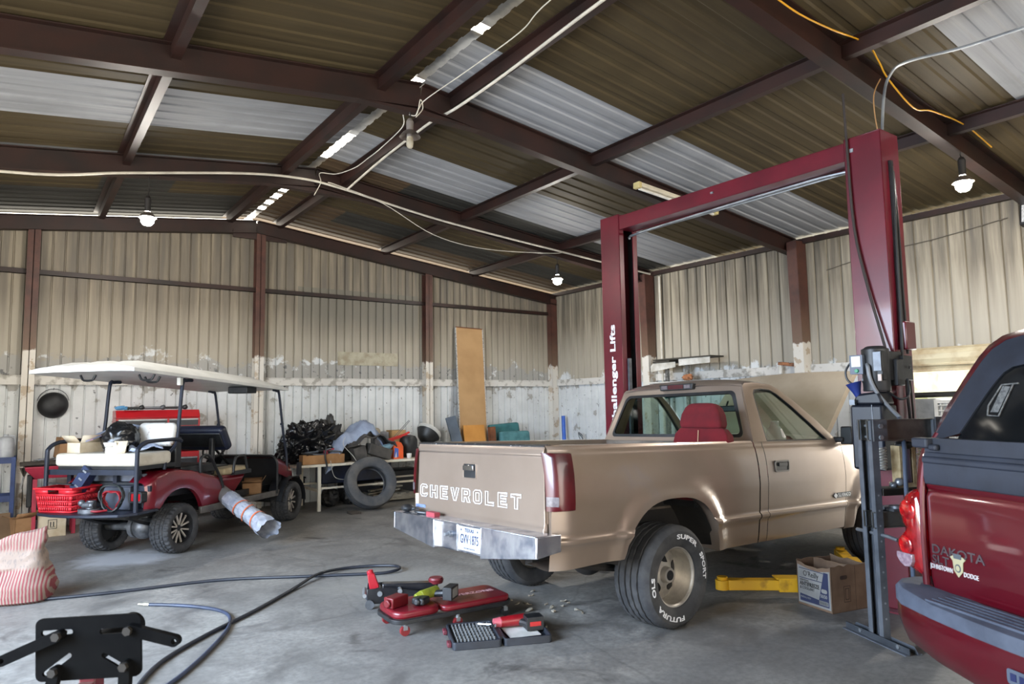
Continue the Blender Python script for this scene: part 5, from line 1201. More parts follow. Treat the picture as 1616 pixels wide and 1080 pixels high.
for nm, lab, x, col_, ln in (('impact_wrench', 'black air ratchet lying on the right of the tool chest', 1.98, BLACK, .26), ('ratchet', 'dark ratchet lying in the middle of the tool chest top', 1.66, GREY_STEEL, .3), ('socket_rail', 'rail of dark sockets on the left part of the tool chest top', 1.42, BLACK, .22)):
    m = MB(); m.cyl((-ln/2, 0, .03), (ln/2, 0, .03), .016, .02, 12); m.ball((ln/2, 0, .035), (.04, .03, .035), 14, 8); m.cyl((ln/2, 0, .04), (ln/2+.02, 0, .07), .015)
    if nm == 'socket_rail':
        for i in range(6): m.cyl((-.1+i*.04, 0, .0), (-.1+i*.04, 0, .05), .015, .015, 12)
    single(nm, m, col_, lab, 'tool', loc=(x, 11.36, 1.612), rz=rnd.uniform(-15, 15))
m = MB(); crumple(m, (0, 0, .03), (.08, .06, .035), 8, .3, 2.2, 24, 14, flat=-.025); single('shop_rag', m, mat('light_blue_rag', (92, 150, 196), .9), 'small bright blue rag on the left end of the tool chest', 'rag', loc=(1.27, 11.36, 1.612))
m = MB(eul(0, 0, 10)); m.box((0, 0, .004), (.22, .16, .003), (0, 0, 0)); single('paper_sheet', m, WHITEP, 'white paper sheet hanging over the tool chest front edge', 'paper', loc=(1.40, 11.26, 1.611))

# ============================================================ bench with its heap
T = thing('workbench', 'white pipe framed workbench heaped with parts against the back wall', 'workbench', (4.9, 11.05, 0)); BW = mat('chalky_bench_paint', (216, 208, 190), .6, 0, (150, 120, 86), 5, lo=.55, hi=.72)
m = MB(); m.box2((-1.35, -.46, .685), (1.5, .45, .725)); m.build('tabletop', BW, T, bevel=.004)
for x in (-.97, 1.35):
    for y in (-.42, .40): MB().box((x, y, .345), (.05, .05, .69)).build('leg', BW, T, bevel=.004)
m = MB(); m.box2((-.97, -.435, .335), (1.35, -.405, .365)); m.build('stretcher', BW, T); m = MB(); m.box2((-.97, .385, .335), (1.35, .415, .365)); m.build('stretcher', BW, T); m = MB(); m.box2((-1.0, -.42, .30), (-.94, .42, .33)); m.build('stretcher', BW, T)
for i, (x, y, z, r, lab) in enumerate([(3.92, 11.12, .73, (.40, .30, .36), 'big shiny black trash bag at the left end of the workbench'), (4.30, 11.24, .73, (.24, .18, .38), 'dull black bag rising behind the big shiny trash bag'), (3.62, 11.05, .73, (.20, .24, .20), 'low black bag end hanging over the left bench edge')]):
    m = MB(); crumple(m, (0, 0, r[2]*.8), r, 11+i*5, .40, 2.7, 80, 48, flat=-r[2]*.8); single('trash_bag', m, BAGM if i != 1 else mat('dull_black_bag', (34, 34, 36), .5, 0, (48, 46, 42), 8), lab, 'bag', loc=(x, y, z), ang=55)
T = carton('cardboard_box', 'long shallow brown carton on the front left of the workbench', (4.0, 10.70, .728), -3, (.66, .20, .14), None, mat('tan_carton', (170, 126, 82), .85, 0, (140, 100, 62), 4))
for i in range(5):
    m = MB(); p = [(rnd.uniform(-.2, .2), rnd.uniform(-.06, .06), .02+.03*j) for j in range(4)]
    m.tube(p, .014, 8, sm=4); single('hose_piece', m, [BLACK, GREY_STEEL, BLACK, mat('faded_red_hose', (170, 60, 80), .6), GREY_STEEL][i], ['short black hose in the long brown carton, leftmost', 'grey bent rod in the long brown carton', 'thick black tube in the long brown carton', 'faded red hose in the long brown carton', 'grey rod lying at the right of the long carton'][i], 'hose', loc=(3.82+i*.09, 10.70, .80+i*.012))
GC = mat('grey_blue_cloth', (150, 162, 184), .9, 0, (124, 134, 156), 5)
m = MB(); drape(m, (-.58, .50, 34), (-.22, .20, 16), lambda x, y: .32+.14*math.sin(x*5+.8)+.05*math.sin(x*13+y*7)-.9*max(0, -.30-x)-.55*max(0, x-.25)-1.4*max(0, -y-.1), 21, .09); single('trousers', m, GC, 'grey blue work trousers draped over the heap on the bench', 'clothing', loc=(4.68, 10.98, .83), solid=.02, ang=80)
m = MB(); m.cyl((-.2, 0, 0), (.2, .05, .02), .07, .065, 20); single('rolled_cloth', m, mat('pale_beige_cloth', (176, 168, 152), .9), 'pale rolled cloth lying on the grey trousers', 'cloth', loc=(4.98, 11.0, 1.16), rz=25)
# big black plastic part: an inner fender liner
m = MB(); rows = []
for i in range(13):
    a = R(20+140*i/12); rows.append([(.42*math.cos(a)*(1+.1*j/4)+.02*NZ.noise(V((i, j, 2))), -.22+.11*j, .10+.30*math.sin(a)+.04*math.sin(i*1.7+j)) for j in range(5)])
m.grid(rows); m.box((.1, -.12, .14), (.42, .16, .16), (0, 18, 6)); m.box((-.24, -.1, .12), (.20, .2, .22), (0, -14, 0))
single('fender_liner', m, mat('dusty_black_plastic', (52, 50, 48), .6, 0, (78, 74, 70), 5), 'big dusty black plastic car part in the middle of the bench', 'car part', loc=(4.86, 10.82, .728), solid=.02, bevel=.008)
m = MB(); m.box((0, 0, .18), (.30, .24, .36)); single('storage_bin', m, BLACK, 'black bin standing under the grey trousers on the bench', 'bin', loc=(4.52, 11.08, .728), bevel=.02)
m = MB(); m.prism([(-.09, 0), (.09, 0), (.09, .20), (.05, .27), (-.03, .29), (-.08, .25)], -.05, .05, 'xz'); m.k = 1; m.prism([(-.085, .03), (.0, .03), (-.0, .17), (-.07, .19)], -.052, -.05, 'xz'); m.k = 2; m.prism([(-.07, .02), (-.03, .02), (-.04, .12)], -.0535, -.052, 'xz')
single('oil_bottle', m, [mat('orange_bottle', (236, 96, 40), .4), mat('blue_label', (70, 100, 180), .5), WHITEP], 'bright orange plastic bottle at the front of the workbench', 'bottle', loc=(5.33, 10.75, .727), bevel=.02, seg=3)
T = thing('hand_jack', 'red tool with long thin handle on top of the bench heap', 'tool', (5.22, 11.0, .98)); x = basis((.97, 0, .25), (0, 1, 0), (0, 0, 0)); m = MB(x); m.box((.22, 0, .03), (.44, .06, .05)); m.box((.08, 0, .0), (.18, .08, .10)); m.cyl((.4, 0, .04), (.5, 0, .05), .018); m.build('body', mat('bright_red_tool', (206, 44, 36), .45, 0, (180, 34, 30), 6), T, bevel=.008); m = MB(); m.tube([(.18, .02, .1), (.48, .04, .38), (.50, .04, .37), (.2, .02, .08)], .005, 6, closed=True); m.build('handle', GREY_STEEL, T)
carton('cardboard_box', 'small tan carton at the back of the bench behind the red tool', (5.58, 11.3, .728), 4, (.28, .2, .46), False, mat('light_tan_carton', (196, 160, 110), .85))
carton('cardboard_box', 'grey printed carton at the back of the bench behind the trousers', (5.28, 11.33, .728), -5, (.26, .2, .44), False, mat('grey_carton', (150, 152, 156), .8, 0, (100, 104, 116), 9))
m = MB(); m.lathe([(.001, 0), (.12, .0), (.15, .05), (.16, .18), (.155, .30), (.12, .36), (.04, .38), (.001, .38)], 32); single('bucket', m, BLACK, 'round black container right of the orange bottle on the bench', 'container', loc=(5.66, 10.98, .727))
T = thing('shop_light', 'black and white round lamp head lying at the right bench end', 'lamp head', (6.16, 11.2, .86)); x = eul(0, 42, 20) ; m = MB(M.Translation((0, 0, .22)) @ x); m.lathe([(.001, -.16), (.08, -.15), (.15, -.09), (.20, .0), (.22, .04)], 36); m.build('body', BLACK, T); m = MB(M.Translation((0, 0, .22)) @ x); m.lathe([(.225, .03), (.235, .05), (.235, .09), (.22, .10), (.001, .105)], 36); m.build('rim', mat('grey_white_ring', (190, 188, 182), .5), T)
m = MB(); m.box2((-.2, -.15, 0), (.2, .15, .14)); single('storage_bin', m, mat('dark_bin', (30, 32, 36), .5), 'dark low bin under the round lamp head on the bench', 'bin', loc=(6.12, 11.2, .727), bevel=.02)
m = MB(); m.lathe([(.001, 0), (.035, 0), (.045, .08), (.041, .08), (.032, .01), (.001, .01)], 20); single('paper_cup', m, WHITEP, 'white paper cup on the front bench edge beside the black container', 'cup', loc=(5.52, 10.68, .727))
m = MB(); m.lathe([(.001, 0), (.05, 0), (.05, .13), (.03, .16), (.018, .17), (.018, .19), (.001, .19)], 20, eul(0, 80, 0)); single('spray_bottle', m, mat('pale_cyan_bottle', (150, 186, 200), .4), 'pale blue bottle lying left of the orange bottle on the bench', 'bottle', loc=(5.06, 10.74, .92))
m = MB(); m.tube([(4.10, 10.60, .78), (4.12, 10.56, .60), (4.18, 10.55, .50), (4.35, 10.55, .47), (4.5, 10.55, .52), (4.55, 10.56, .66), (4.48, 10.60, .82), (4.36, 10.72, 1.0), (4.42, 10.8, 1.12)], .005, 6, sm=6); single('wire_loop', m, mat('pale_wire', (176, 172, 164), .5), 'thin pale wire hanging in a loop from the workbench front', 'wire')
m = MB(); m.tube([(4.02, 10.575, 1.0), (4.0, 10.57, .84), (4.03, 10.57, .70), (4.0, 10.57, .60)], .014, 8, sm=4); single('strap', m, BLACK, 'black strap hanging over the long brown carton', 'strap')
# under the bench: black totes added and blue bin widened to darken it
for i, (x, w, h) in enumerate([(3.75, .5, .44), (5.0, .7, .30), (5.75, .62, .46)]):
    m = MB(); m.box2((-w/2, -.12, 0), (w/2, .12, h)); m.box2((-w/2-.015, -.135, h), (w/2+.015, .135, h+.03)); single('storage_bin', m, mat('black_tote', (20, 21, 24), .5, 0, (32, 33, 36), 6), ['black lidded tote on the floor under the left bench end', 'low black lidded tote on the floor behind the leaning tyre', 'black lidded tote on the floor under the right bench end'][i], 'bin', loc=(x, 11.58, 0), bevel=.015)
m = MB(); m.box2((-.62, -.15, 0), (.62, .15, .29)); single('storage_bin', m, mat('dark_blue_bin', (30, 38, 62), .5, 0, (16, 20, 34), 5), 'dark blue bin hanging low under the workbench top', 'bin', loc=(4.75, 11.2, .366), bevel=.02)
for i, (x, y, z, s) in enumerate([(4.25, 11.0, .0, (.3, .3, .3)), (4.62, 11.1, .0, (.26, .3, .26))]):
    m = MB(); crumple(m, (0, 0, s[2]/2), (s[0]/2, s[1]/2, s[2]/2), 31+i, .3, 2.2, 28, 18, flat=-s[2]*.45); single('engine_part', m, mat('black_greasy_metal', (30, 29, 29), .5, .3, (60, 58, 56), 14), ['dark greasy engine part under the bench beside the white leg', 'dark greasy engine part under the bench left of the tyre'][i], 'engine part', loc=(x, y, z), ang=30)
T = thing('pallet', 'old wooden pallet under the bench seen through the leaning tyre', 'pallet', (5.25, 11.15, 0)); WD = mat('grey_pallet_wood', (150, 142, 126), .9, 0, (112, 104, 92), 6, .2, 40, stretch=(2, 14, 14))
for y in (-.24, 0, .24): MB().box((0, y, .07), (.95, .08, .09)).build('stringer', WD, T)
for i in range(6): MB().box((-.42+i*.168, 0, .125), (.10, .58, .018)).build('deck_board', WD, T)
for i in range(4):
    m = MB(); m.box((0, 0, 0), (.55+.1*(i % 2), .09, .025), (0, rnd.uniform(-6, 6), rnd.uniform(-25, 25))); single('wood_board', m, WD, ['grey board lowest on the pallet under the bench', 'grey board second from bottom on the pallet', 'grey board third from bottom on the pallet', 'grey board topmost on the pallet under the bench'][i], 'board', loc=(5.2+.05*i, 11.0+.04*i, .17+.045*i))
# leaning tyre
T = thing('used_tyre_casing', 'bare used tyre leaning against the workbench', 'tyre', (4.63, 10.18, 0)); tr, rr, tw = .405, .235, .125
T.rotation_euler = (R(-19), 0, R(-8))
m = MB(M.Translation((0, 0, tr+.03)) @ AXY)
half = [(rr-.002, tw*.55), (rr, tw*.68), (rr+.01, tw*.82), (rr+.04, tw*.97), (lerp(rr, tr, .5), tw), (lerp(rr, tr, .75), tw*.97), (tr-.012, tw*.88), (tr-.002, tw*.74), (tr, tw*.5), (tr-.007, tw*.48), (tr-.007, tw*.43), (tr+.002, tw*.41), (tr+.003, tw*.12), (tr-.006, tw*.1)]
inner = [(rr+.01, -tw*.5), (lerp(rr, tr, .6), -tw*.8), (tr-.02, -tw*.6), (tr-.02, tw*.6), (lerp(rr, tr, .6), tw*.8), (rr+.01, tw*.5)]
m.lathe(half+[(r, -h) for r, h in reversed(half)]+inner, 100, fn=lambda k, j: (-.005 if (k+j) % 2 and 5 <= min(j, 27-j) <= 7 and j < 28 else 0), close=True); m.build('casing', mat('old_tyre_rubber', (62, 64, 68), .7, 0, (86, 84, 82), 6, .2, 120), T, ang=28)
m = MB(); m.box2((-.16, -.1, 0), (.0, .06, .035)); single('wood_block', m, mat('dark_wood_block', (70, 62, 54), .9), 'dark wooden block on the floor left of the leaning tyre', 'block', loc=(4.34, 10.06, 0))
# boards, cushions and pole along the wall
T = thing('particle_board', 'tall tan board leaning against the back wall', 'board', (7.32, YB-.42, 0)); x = M.Rotation(R(-6), 4, 'X') @ M.Rotation(R(1.5), 4, 'Y')
m = MB(x); m.box2((-.31, 0, 0), (.31, .018, 3.17)); m.build('panel', mat('tan_hardboard', (178, 142, 98), .6, 0, (160, 124, 82), 1.5), T)
for s in (-1, 1): MB(x).box((s*.318, .009, 1.585), (.022, .03, 3.17)).build('edge_strip', mat('speckled_edge', (186, 184, 180), .7, 0, (110, 110, 110), 50, lo=.5, hi=.6), T)
MB(x).box((0, .009, 3.175), (.62, .03, .02)).build('top_strip', mat('brown_edge', (112, 66, 42), .7), T)
m = MB(M.Rotation(R(-9), 4, 'X')); m.box2((-.24, 0, 0), (.24, .02, 1.24)); single('particle_board', m, mat('orange_hardboard', (200, 140, 66), .6, 0, (176, 116, 48), 2), 'short orange tan board leaning before the tall board', 'board', loc=(7.30, 11.22, 0))
m = MB(eul(0, 0, -20) @ eul(-12, -13, 0)); m.box2((-.10, -.03, 0), (.10, .03, 1.46)); single('foam_panel', m, mat('slate_panel', (92, 104, 118), .7, 0, (76, 86, 98), 3), 'slate grey panel leaning left of the tan boards', 'panel', loc=(7.02, 11.1, .0), bevel=.008)
TEAL = mat('teal_fabric', (84, 134, 138), .85, 0, (68, 114, 120), 9, .1, 120)
m = MB(M.Rotation(R(-6), 4, 'X')); m.box2((-.36, -.08, 0), (.36, .08, 1.08)); single('cushion', m, TEAL, 'teal upholstered cushion standing before the back wall, the front one', 'cushion', loc=(8.24, 11.28, 0), bevel=.05, seg=3)
m = MB(M.Rotation(R(-8), 4, 'X') @ eul(0, -3, 0)); m.box2((-.40, -.07, 0), (.36, .07, 1.24)); single('cushion', m, mat('dark_teal_fabric', (58, 112, 116), .85, 0, (46, 94, 98), 8), 'darker teal cushion standing behind the front teal cushion', 'cushion', loc=(8.22, 11.46, 0), bevel=.05, seg=3)
m = MB(eul(0, -4, 0)); m.box2((-.06, -.05, 0), (.06, .05, 1.18)); single('wood_plank', m, mat('brown_plank', (128, 78, 48), .8, 0, (96, 56, 34), 6), 'brown wooden plank end left of the teal cushions', 'plank', loc=(7.76, 11.36, 0))
m = MB(eul(-5, 3, 0)); m.cyl((0, 0, 0), (0, 0, 1.36), .04, .04, 18); single('pipe', m, mat('bright_blue_pipe', (40, 92, 190), .4), 'bright blue pipe standing in the back right corner', 'pipe', loc=(9.42, 11.2, 0))
m = MB()
for i in range(6):
    a = rnd.uniform(0, 6); m.tube([(0, 0, .72+.03*i), (.08*math.cos(a), .04*math.sin(a), .86+.02*i), (.12*math.cos(a+1), .06*math.sin(a+1), .98+.01*i)], .006, 6, sm=3)
m.tube([(0, 0, 0), (0, 0, .9)], .012, 8); single('chain_stand', m, GREY_STEEL, 'grey rod with tangled chain right of the blue pipe', 'rod', loc=(9.52, 10.75, 0))

# ============================================================ lamps, wires and fittings overhead
BULB = emis('lit_bulb', (255, 249, 239), 820.0)
DKLAMP = mat('dark_lamp_socket', (34, 30, 28), .6)
def lamp(loc, top, lit, label):
    T = thing('hanging_lamp', label, 'lamp', loc, 0, 'bare hanging bulbs')
    h = top-loc[2]
    m = MB(); m.cyl((0, 0, .015), (0, 0, .17), .032, .036, 18); m.cyl((0, 0, .17), (0, 0, .20), .036, .02, 18); m.build('socket', DKLAMP if lit else mat('grey_lamp_socket', (112, 104, 98), .6), T)
    m = MB(); m.tube([(0, 0, .20), (.01, .01, lerp(.2, h, .5)), (0, 0, h)], .006, 6, sm=3); m.build('cord', DKLAMP, T)
    m = MB()
    if lit: m.lathe([(.022, .02), (.032, .0), (.058, -.03), (.074, -.072), (.067, -.114), (.042, -.145), (.001, -.156)], 24); m.build('bulb', BULB, T)
    else:
        m.lathe([(.024, .06), (.026, .03), (.034, .0), (.036, -.05), (.03, -.085), (.015, -.10), (.001, -.103)], 24); m.build('bulb', mat('clear_bulb_glass', (186, 178, 160), .08, 0, (150, 140, 120), 9, coat=1), T)
    if True:
        q = .92 if lit else 1; m = MB(M.Translation((0, 0, -.075 if lit else 0)) @ M.Diagonal((q, q, 1, 1))); m.lathe([(.035, .085), (.07, .06), (.10, .02), (.105, .015), (.098, .018), (.066, .055), (.03, .08)], 32); m.build('reflector', mat('ribbed_reflector', (128, 116, 108), .35, .5), T)  # real on the unlit lamp; added over lit bulbs to keep the ceiling dark
lamp((1.19, 8.86, 3.90), 4.342, True, 'lit bare bulb hanging above the golf cart, leftmost of three')
lamp((7.37, 8.86, 3.76), 4.09, True, 'lit bare bulb hanging in the far corner left of the lift')
lamp((7.61, 2.80, 3.80), 4.06, True, 'lit bare bulb hanging right of the near lift post')
lamp((3.06, 5.89, 4.22), 4.49, False, 'unlit bulb with ribbed reflector hanging from the ridge beam')
for nm, pts, r, mt, lab in [
    ('conduit', [(-3.1, 8.74, 4.0), (-.2, 8.74, 4.10), (.95, 8.74, 4.30), (2.2, 8.74, 4.53), (2.92, 8.74, 4.60), (3.53, 8.74, 4.56), (5.12, 8.74, 4.34), (7.6, 8.74, 4.13), (9.5, 8.74, 3.98)], .016, WIREW, 'white conduit running along the second roof beam'),
    ('conduit', [(3.50, 2.0, 4.64), (3.50, 3.58, 4.64), (3.55, 4.95, 4.63), (3.46, 5.71, 4.55), (3.50, 6.24, 4.62), (3.55, 7.56, 4.62), (3.57, 8.70, 4.55)], .014, WIREW, 'white conduit running along the purlin right of the ridge'),
    ('cable', [(3.24, 2.2, 4.72), (3.22, 3.84, 4.69), (3.27, 4.34, 4.66), (3.26, 5.12, 4.66), (3.17, 5.74, 4.60), (3.12, 5.80, 4.52), (3.09, 5.82, 4.44)], .005, WIREW, 'thin white wire running under the ridge to the unlit lamp'),
    ('cable', [(3.09, 5.82, 4.42), (3.16, 5.81, 4.52), (3.13, 5.80, 4.60), (3.09, 5.82, 4.44), (3.08, 6.06, 4.54), (3.1, 6.13, 4.43), (3.1, 6.65, 4.37), (3.1, 6.98, 4.36), (3.1, 7.33, 4.36), (3.1, 7.91, 4.45), (3.1, 8.46, 4.62), (3.2, 8.70, 4.58), (3.12, 8.72, 4.40)], .005, WIREW, 'thin wavy white wire sagging behind the unlit lamp'),
    ('cable', [(3.3, 8.70, 4.60), (3.45, 8.70, 4.58), (4.1, 8.70, 4.44), (4.91, 8.70, 4.10), (5.81, 8.70, 4.0), (7.06, 8.70, 4.08), (7.40, 8.72, 4.14)], .006, WIREW, 'thin white wire sagging towards the far corner bulb'),
    ('extension_cord', [(4.3, 2.70, 4.50), (4.64, 2.70, 4.47), (5.08, 2.70, 4.49), (5.62, 2.70, 4.54), (5.82, 2.70, 4.44), (5.96, 2.70, 4.33), (6.4, 2.70, 4.18), (6.78, 2.70, 4.24), (7.49, 2.70, 4.27), (8.11, 2.70, 4.18)], .007, mat('yellow_cord', (206, 150, 30), .5), 'yellow cord looped along the nearest roof beam'),
    ('cable', [(5.64, 2.66, 3.75), (5.6, 2.66, 3.95), (5.62, 2.66, 4.1), (5.74, 2.66, 4.25)], .005, mat('tan_wire', (150, 112, 70), .6), 'thin tan wire rising from the near lift post'),
    ('conduit', [(5.72, 2.67, 3.75), (5.74, 2.64, 4.1), (5.78, 2.60, 4.27), (5.85, 2.5, 4.36), (5.98, 2.13, 4.36), (6.04, 1.74, 4.36), (6.2, 1.0, 4.36)], .012, GALV, 'bent steel conduit from the near lift post to the roof'),
    ('conduit', [(XR-.06, 8.60, .02), (XR-.06, 8.60, 3.92)], .02, WIREW, 'white conduit standing beside the far wall column'),
    ('cable', [(XR-.03, 3.1, 3.75), (XR-.03, 3.9, 3.66), (XR-.03, 4.6, 3.62), (XR-.03, 5.4, 3.5)], .006, mat('grey_wire', (92, 86, 76), .6), 'grey wire running along the right wall from the floodlight')]:
    m = MB(); m.tube(pts, r, 8, sm=6); single(nm, m, mt, lab, 'cable' if nm != 'conduit' else 'conduit')
T = thing('tube_light', 'unlit white fluorescent fitting under the roof beam behind the lift beam', 'light fitting', (6.78, 5.72, 4.19)); an = math.degrees(math.atan2(.11, 1.46)); x = eul(0, an, 0)
m = MB(x); m.box((0, 0, .0), (1.44, .09, .05)); m.build('housing', mat('cream_fitting', (214, 204, 182), .5), T, bevel=.006); m = MB(x)
for u in (-.73, .73): MB(x).box((u, 0, -.012), (.05, .10, .075)).build('end_cap', mat('yellowed_plastic', (204, 186, 128), .5), T, bevel=.006)
m = MB(x); m.cyl((-.7, 0, -.045), (.7, 0, -.045), .018, .018, 14); m.build('tube', WHITEP, T)
T = thing('floodlight', 'black framed floodlight on the right wall near the roof', 'floodlight', (XR-.16, 2.80, 3.74), 0); m = MB(eul(0, 12, 0)); m.box((.03, 0, 0), (.10, .26, .30)); m.build('housing', BLACK, T, bevel=.012); m = MB(eul(0, 12, 0)); m.box((-.022, 0, 0), (.006, .21, .24)); m.build('lens', mat('frosted_lens', (196, 198, 200), .3, 0, (150, 152, 156), 40), T); m = MB(); m.box((.10, 0, -.02), (.10, .06, .05)); m.build('bracket', BLACK, T)
# rack on the right wall behind the cab
T = thing('wall_rack', 'white sheet metal shelf with dark top strips on the right wall', 'shelf', (XR-.35, 7.9, 0)); WS = mat('white_rack_paint', (206, 204, 198), .5, 0, (170, 166, 156), 5)
m = MB(); m.box2((-.15, -.72, 2.335), (.2, .52, 2.36)); m.build('top_strip', mat('dark_rubber_strip', (56, 52, 44), .7), T); m = MB(); m.box2((-.18, .12, 2.29), (.2, .50, 2.325)); m.build('side_strip', mat('dark_rubber_strip', (56, 52, 44), .7), T)
m = MB(); m.prism([(.56, 2.14), (.0, 2.20), (.0, 2.29), (.50, 2.29), (.56, 2.24)], -.17, -.16, 'yz'); m.build('front_panel', WS, T); m = MB(); m.prism([(-.05, 2.22), (-.70, 2.24), (-.70, 2.335), (-.05, 2.335)], -.14, -.13, 'yz'); m.build('front_panel', WS, T)
for y in (.44, -.02): MB().box((.12, y, 1.15), (.05, .06, 2.3)).build('slotted_post', mat('slotted_post_grey', (150, 148, 142), .5, .3, (90, 88, 84), 30, stretch=(1, 1, 1)), T)
MB().box((.0, .05, 1.95), (.3, 1.2, .02)).build('lower_shelf', WS, T)
m = MB(); crumple(m, (0, 0, .05), (.08, .1, .06), 3, .4, 2.5, 20, 12, flat=-.045); single('rusty_part', m, mat('rusty_orange', (168, 110, 72), .8, 0, (96, 66, 48), 12), 'small rusty part on the lower shelf of the white rack', 'part', loc=(9.26, 7.75, 1.966))
T = thing('pipe_stub', 'white pipe with rusty bracket standing by the right wall', 'pipe', (XR-.16, 6.15, 0)); m = MB(); m.cyl((0, 0, 0), (0, 0, 2.14), .03, .03, 14); m.build('pipe', WS, T); m = MB(); m.box((.03, -.12, 2.15), (.1, .3, .05), (8, 0, 0)); m.build('bracket', mat('rusty_orange', (168, 110, 72), .8), T, bevel=.008)
# evaporative cooler and drum by the open side door
T = thing('swamp_cooler', 'grey cooler with white louvred front by the open side door', 'cooler', (9.30, 3.95, 0), 0); m = MB(); m.box2((-.3, -.15, .55), (.3, .42, 1.60)); m.build('housing', mat('grey_cooler', (140, 142, 144), .5, 0, (112, 114, 116), 5), T, bevel=.02)
m = MB(); m.frame([(-.62, .58), (.02-.17, .58), (.02-.17, 1.58), (-.62, 1.58)], [(-.58, .62), (-.19, .62), (-.19, 1.54), (-.58, 1.54)], -.31, -.25, 'yz')
m.box2((-.26, -.60, .58), (-.25, -.17, 1.58))
for i in range(14): m.box((-.29, -.385, .66+i*.065), (.05, .40, .012), (0, 35, 0))
for i in range(6): m.box((-.30, -.55+i*.065, 1.08), (.012, .012, .92))
m.build('louvre_panel', mat('white_louvre', (222, 220, 214), .5), T)
for px, py in ((-.22, -.1), (.22, -.1), (-.22, .36), (.22, .36)): MB().box((px, py, .275), (.05, .05, .55)).build('leg', GREY_STEEL, T)
m = MB(); m.cyl((0, .30, 0), (0, -.42, .01), .035, .035, 16); m.cyl((0, .30, 0), (0, .36, 0), .042, .042, 16); single('steel_pipe', m, mat('dark_pipe', (62, 60, 58), .4, .5), 'dark pipe lying on top of the grey cooler', 'pipe', loc=(9.1, 4.0, 1.638))
m = MB(); m.lathe([(.001, 0), (.27, 0), (.28, .02), (.28, .28), (.29, .30), (.28, .32), (.28, .58), (.29, .60), (.28, .62), (.28, .88), (.27, .90), (.001, .89)], 40); single('steel_drum', m, mat('dark_grey_drum', (70, 74, 80), .5, .2, (52, 54, 58), 5), 'dark grey drum standing before the cooler behind the press', 'drum', loc=(8.35, 3.72, 0))

# ============================================================ seat in the truck bed and small things in the truck
RV = mat('red_velour', (98, 10, 20), .95, 0, (78, 7, 15), 5, .15, 160)
T = thing('bucket_seat_unit', 'red velour bucket seat standing loose in the truck bed', 'seat', (4.62, 3.80, .80), 6)
m = MB(); m.box2((-.46, -.26, .05), (.10, .26, .22)); m.build('cushion', RV, T, bevel=.06, seg=4)
m = MB(M.Translation((.05, 0, .13)) @ M.Rotation(R(8), 4, 'Y')); m.loft([[(d*e, w*f, z) for d, f in ((-.07, -.8), (-.05, -1), (.05, -1), (.07, -.8), (.07, .8), (.05, 1), (-.05, 1), (-.07, .8))] for z, w, e in ((0, .24, 1), (.15, .26, 1.1), (.32, .265, 1.1), (.40, .25, 1), (.45, .21, .8), (.465, .15, .5))]); m.build('backrest', RV, T, bevel=.015, seg=3)
m = MB(M.Translation((.10, 0, .572)) @ M.Rotation(R(8), 4, 'Y')); m.loft([[(d*e, w*f, z) for d, f in ((-.06, -.85), (-.045, -1), (.045, -1), (.06, -.85), (.06, .85), (.045, 1), (-.045, 1), (-.06, .85))] for z, w, e in ((.0, .16, .6), (.01, .195, 1.0), (.05, .2, 1.15), (.12, .185, 1.15), (.18, .155, 1.0), (.212, .12, .7), (.22, .06, .3))]); m.build('headrest', RV, T, bevel=.02, seg=3)
m = MB(M.Translation((.05, 0, .13)) @ M.Rotation(R(8), 4, 'Y')); m.tube([(-.078, .0, .12), (-.079, .0, .43)], .004, 6); m.build('seam', mat('pale_seam', (190, 150, 120), .8), T)
m = MB(); m.box2((-.4, -.22, .0), (.08, .22, .06)); m.build('seat_rail', BLACK, T)
m = MB(); m.lathe([(.001, 0), (.07, 0), (.075, .02), (.075, .15), (.05, .2), (.03, .22), (.03, .25), (.001, .25)], 24); single('plastic_jug', m, WHITEP, 'white plastic jug on the bench seat inside the tan pickup', 'jug', loc=(5.58, 3.70, 1.07)).scale = (1.2, 1.2, 1.4)
m = MB(); crumple(m, (0, 0, .1), (.17, .13, .12), 41, .3, 2, 24, 16, flat=-.1); single('bag', m, mat('dark_red_bag', (96, 36, 42), .7), 'dark red bag on the dash side of the tan pickup cab', 'bag', loc=(5.86, 3.80, 1.05))
m = MB(); m.tube([(0, 0, .02), (.03, -.08, .03), (-.02, -.16, .02), (.02, -.26, .015), (0, -.30, .015)], .014, 8, sm=4); m.ball((0, .02, .03), (.05, .06, .03), 14, 8); m.k = 1; m.box((.01, -.36, .02), (.05, .12, .035)); single('ratchet_strap', m, [BLACK, mat('faded_red_strap', (160, 60, 70), .7)], 'black and faded red strap lying on the chrome bumper top', 'strap', loc=(2.63, 5.10, .755), rz=2)

# ============================================================ floor between the camera and the truck
HOSE = mat('dark_blue_hose', (46, 56, 78), .5, 0, (38, 44, 60), 6)
m = MB(); m.tube([(-1.6, 7.7, .014), (-.6, 7.5, .014), (-.02, 7.36, .014), (.7, 7.15, .014), (1.61, 7.0, .014), (2.3, 6.62, .014), (2.62, 6.44, .014), (2.95, 6.25, .016), (3.12, 6.25, .03), (3.14, 6.40, .03), (2.98, 6.58, .02), (2.70, 6.66, .02), (2.40, 6.52, .036), (2.05, 6.20, .014), (1.6, 5.75, .014), (1.15, 5.35, .014), (.8, 4.95, .014), (.55, 4.4, .014)], .014, 10, sm=8); single('air_hose', m, mat('black_blue_hose', (30, 34, 44), .5), 'long dark air hose snaking across the floor with a loop', 'hose')
T = thing('air_hose', 'short blue hose with brass end fitting on the near floor', 'hose', (0, 0, 0)); m = MB(); m.tube([(.98, 6.50, .014), (1.12, 6.37, .014), (1.28, 6.18, .014), (1.40, 5.95, .014), (1.42, 5.72, .014), (1.33, 5.42, .014), (1.15, 5.08, .014), (.92, 4.72, .014), (.7, 4.45, .014)], .013, 10, sm=8); m.build('hose', HOSE, T)
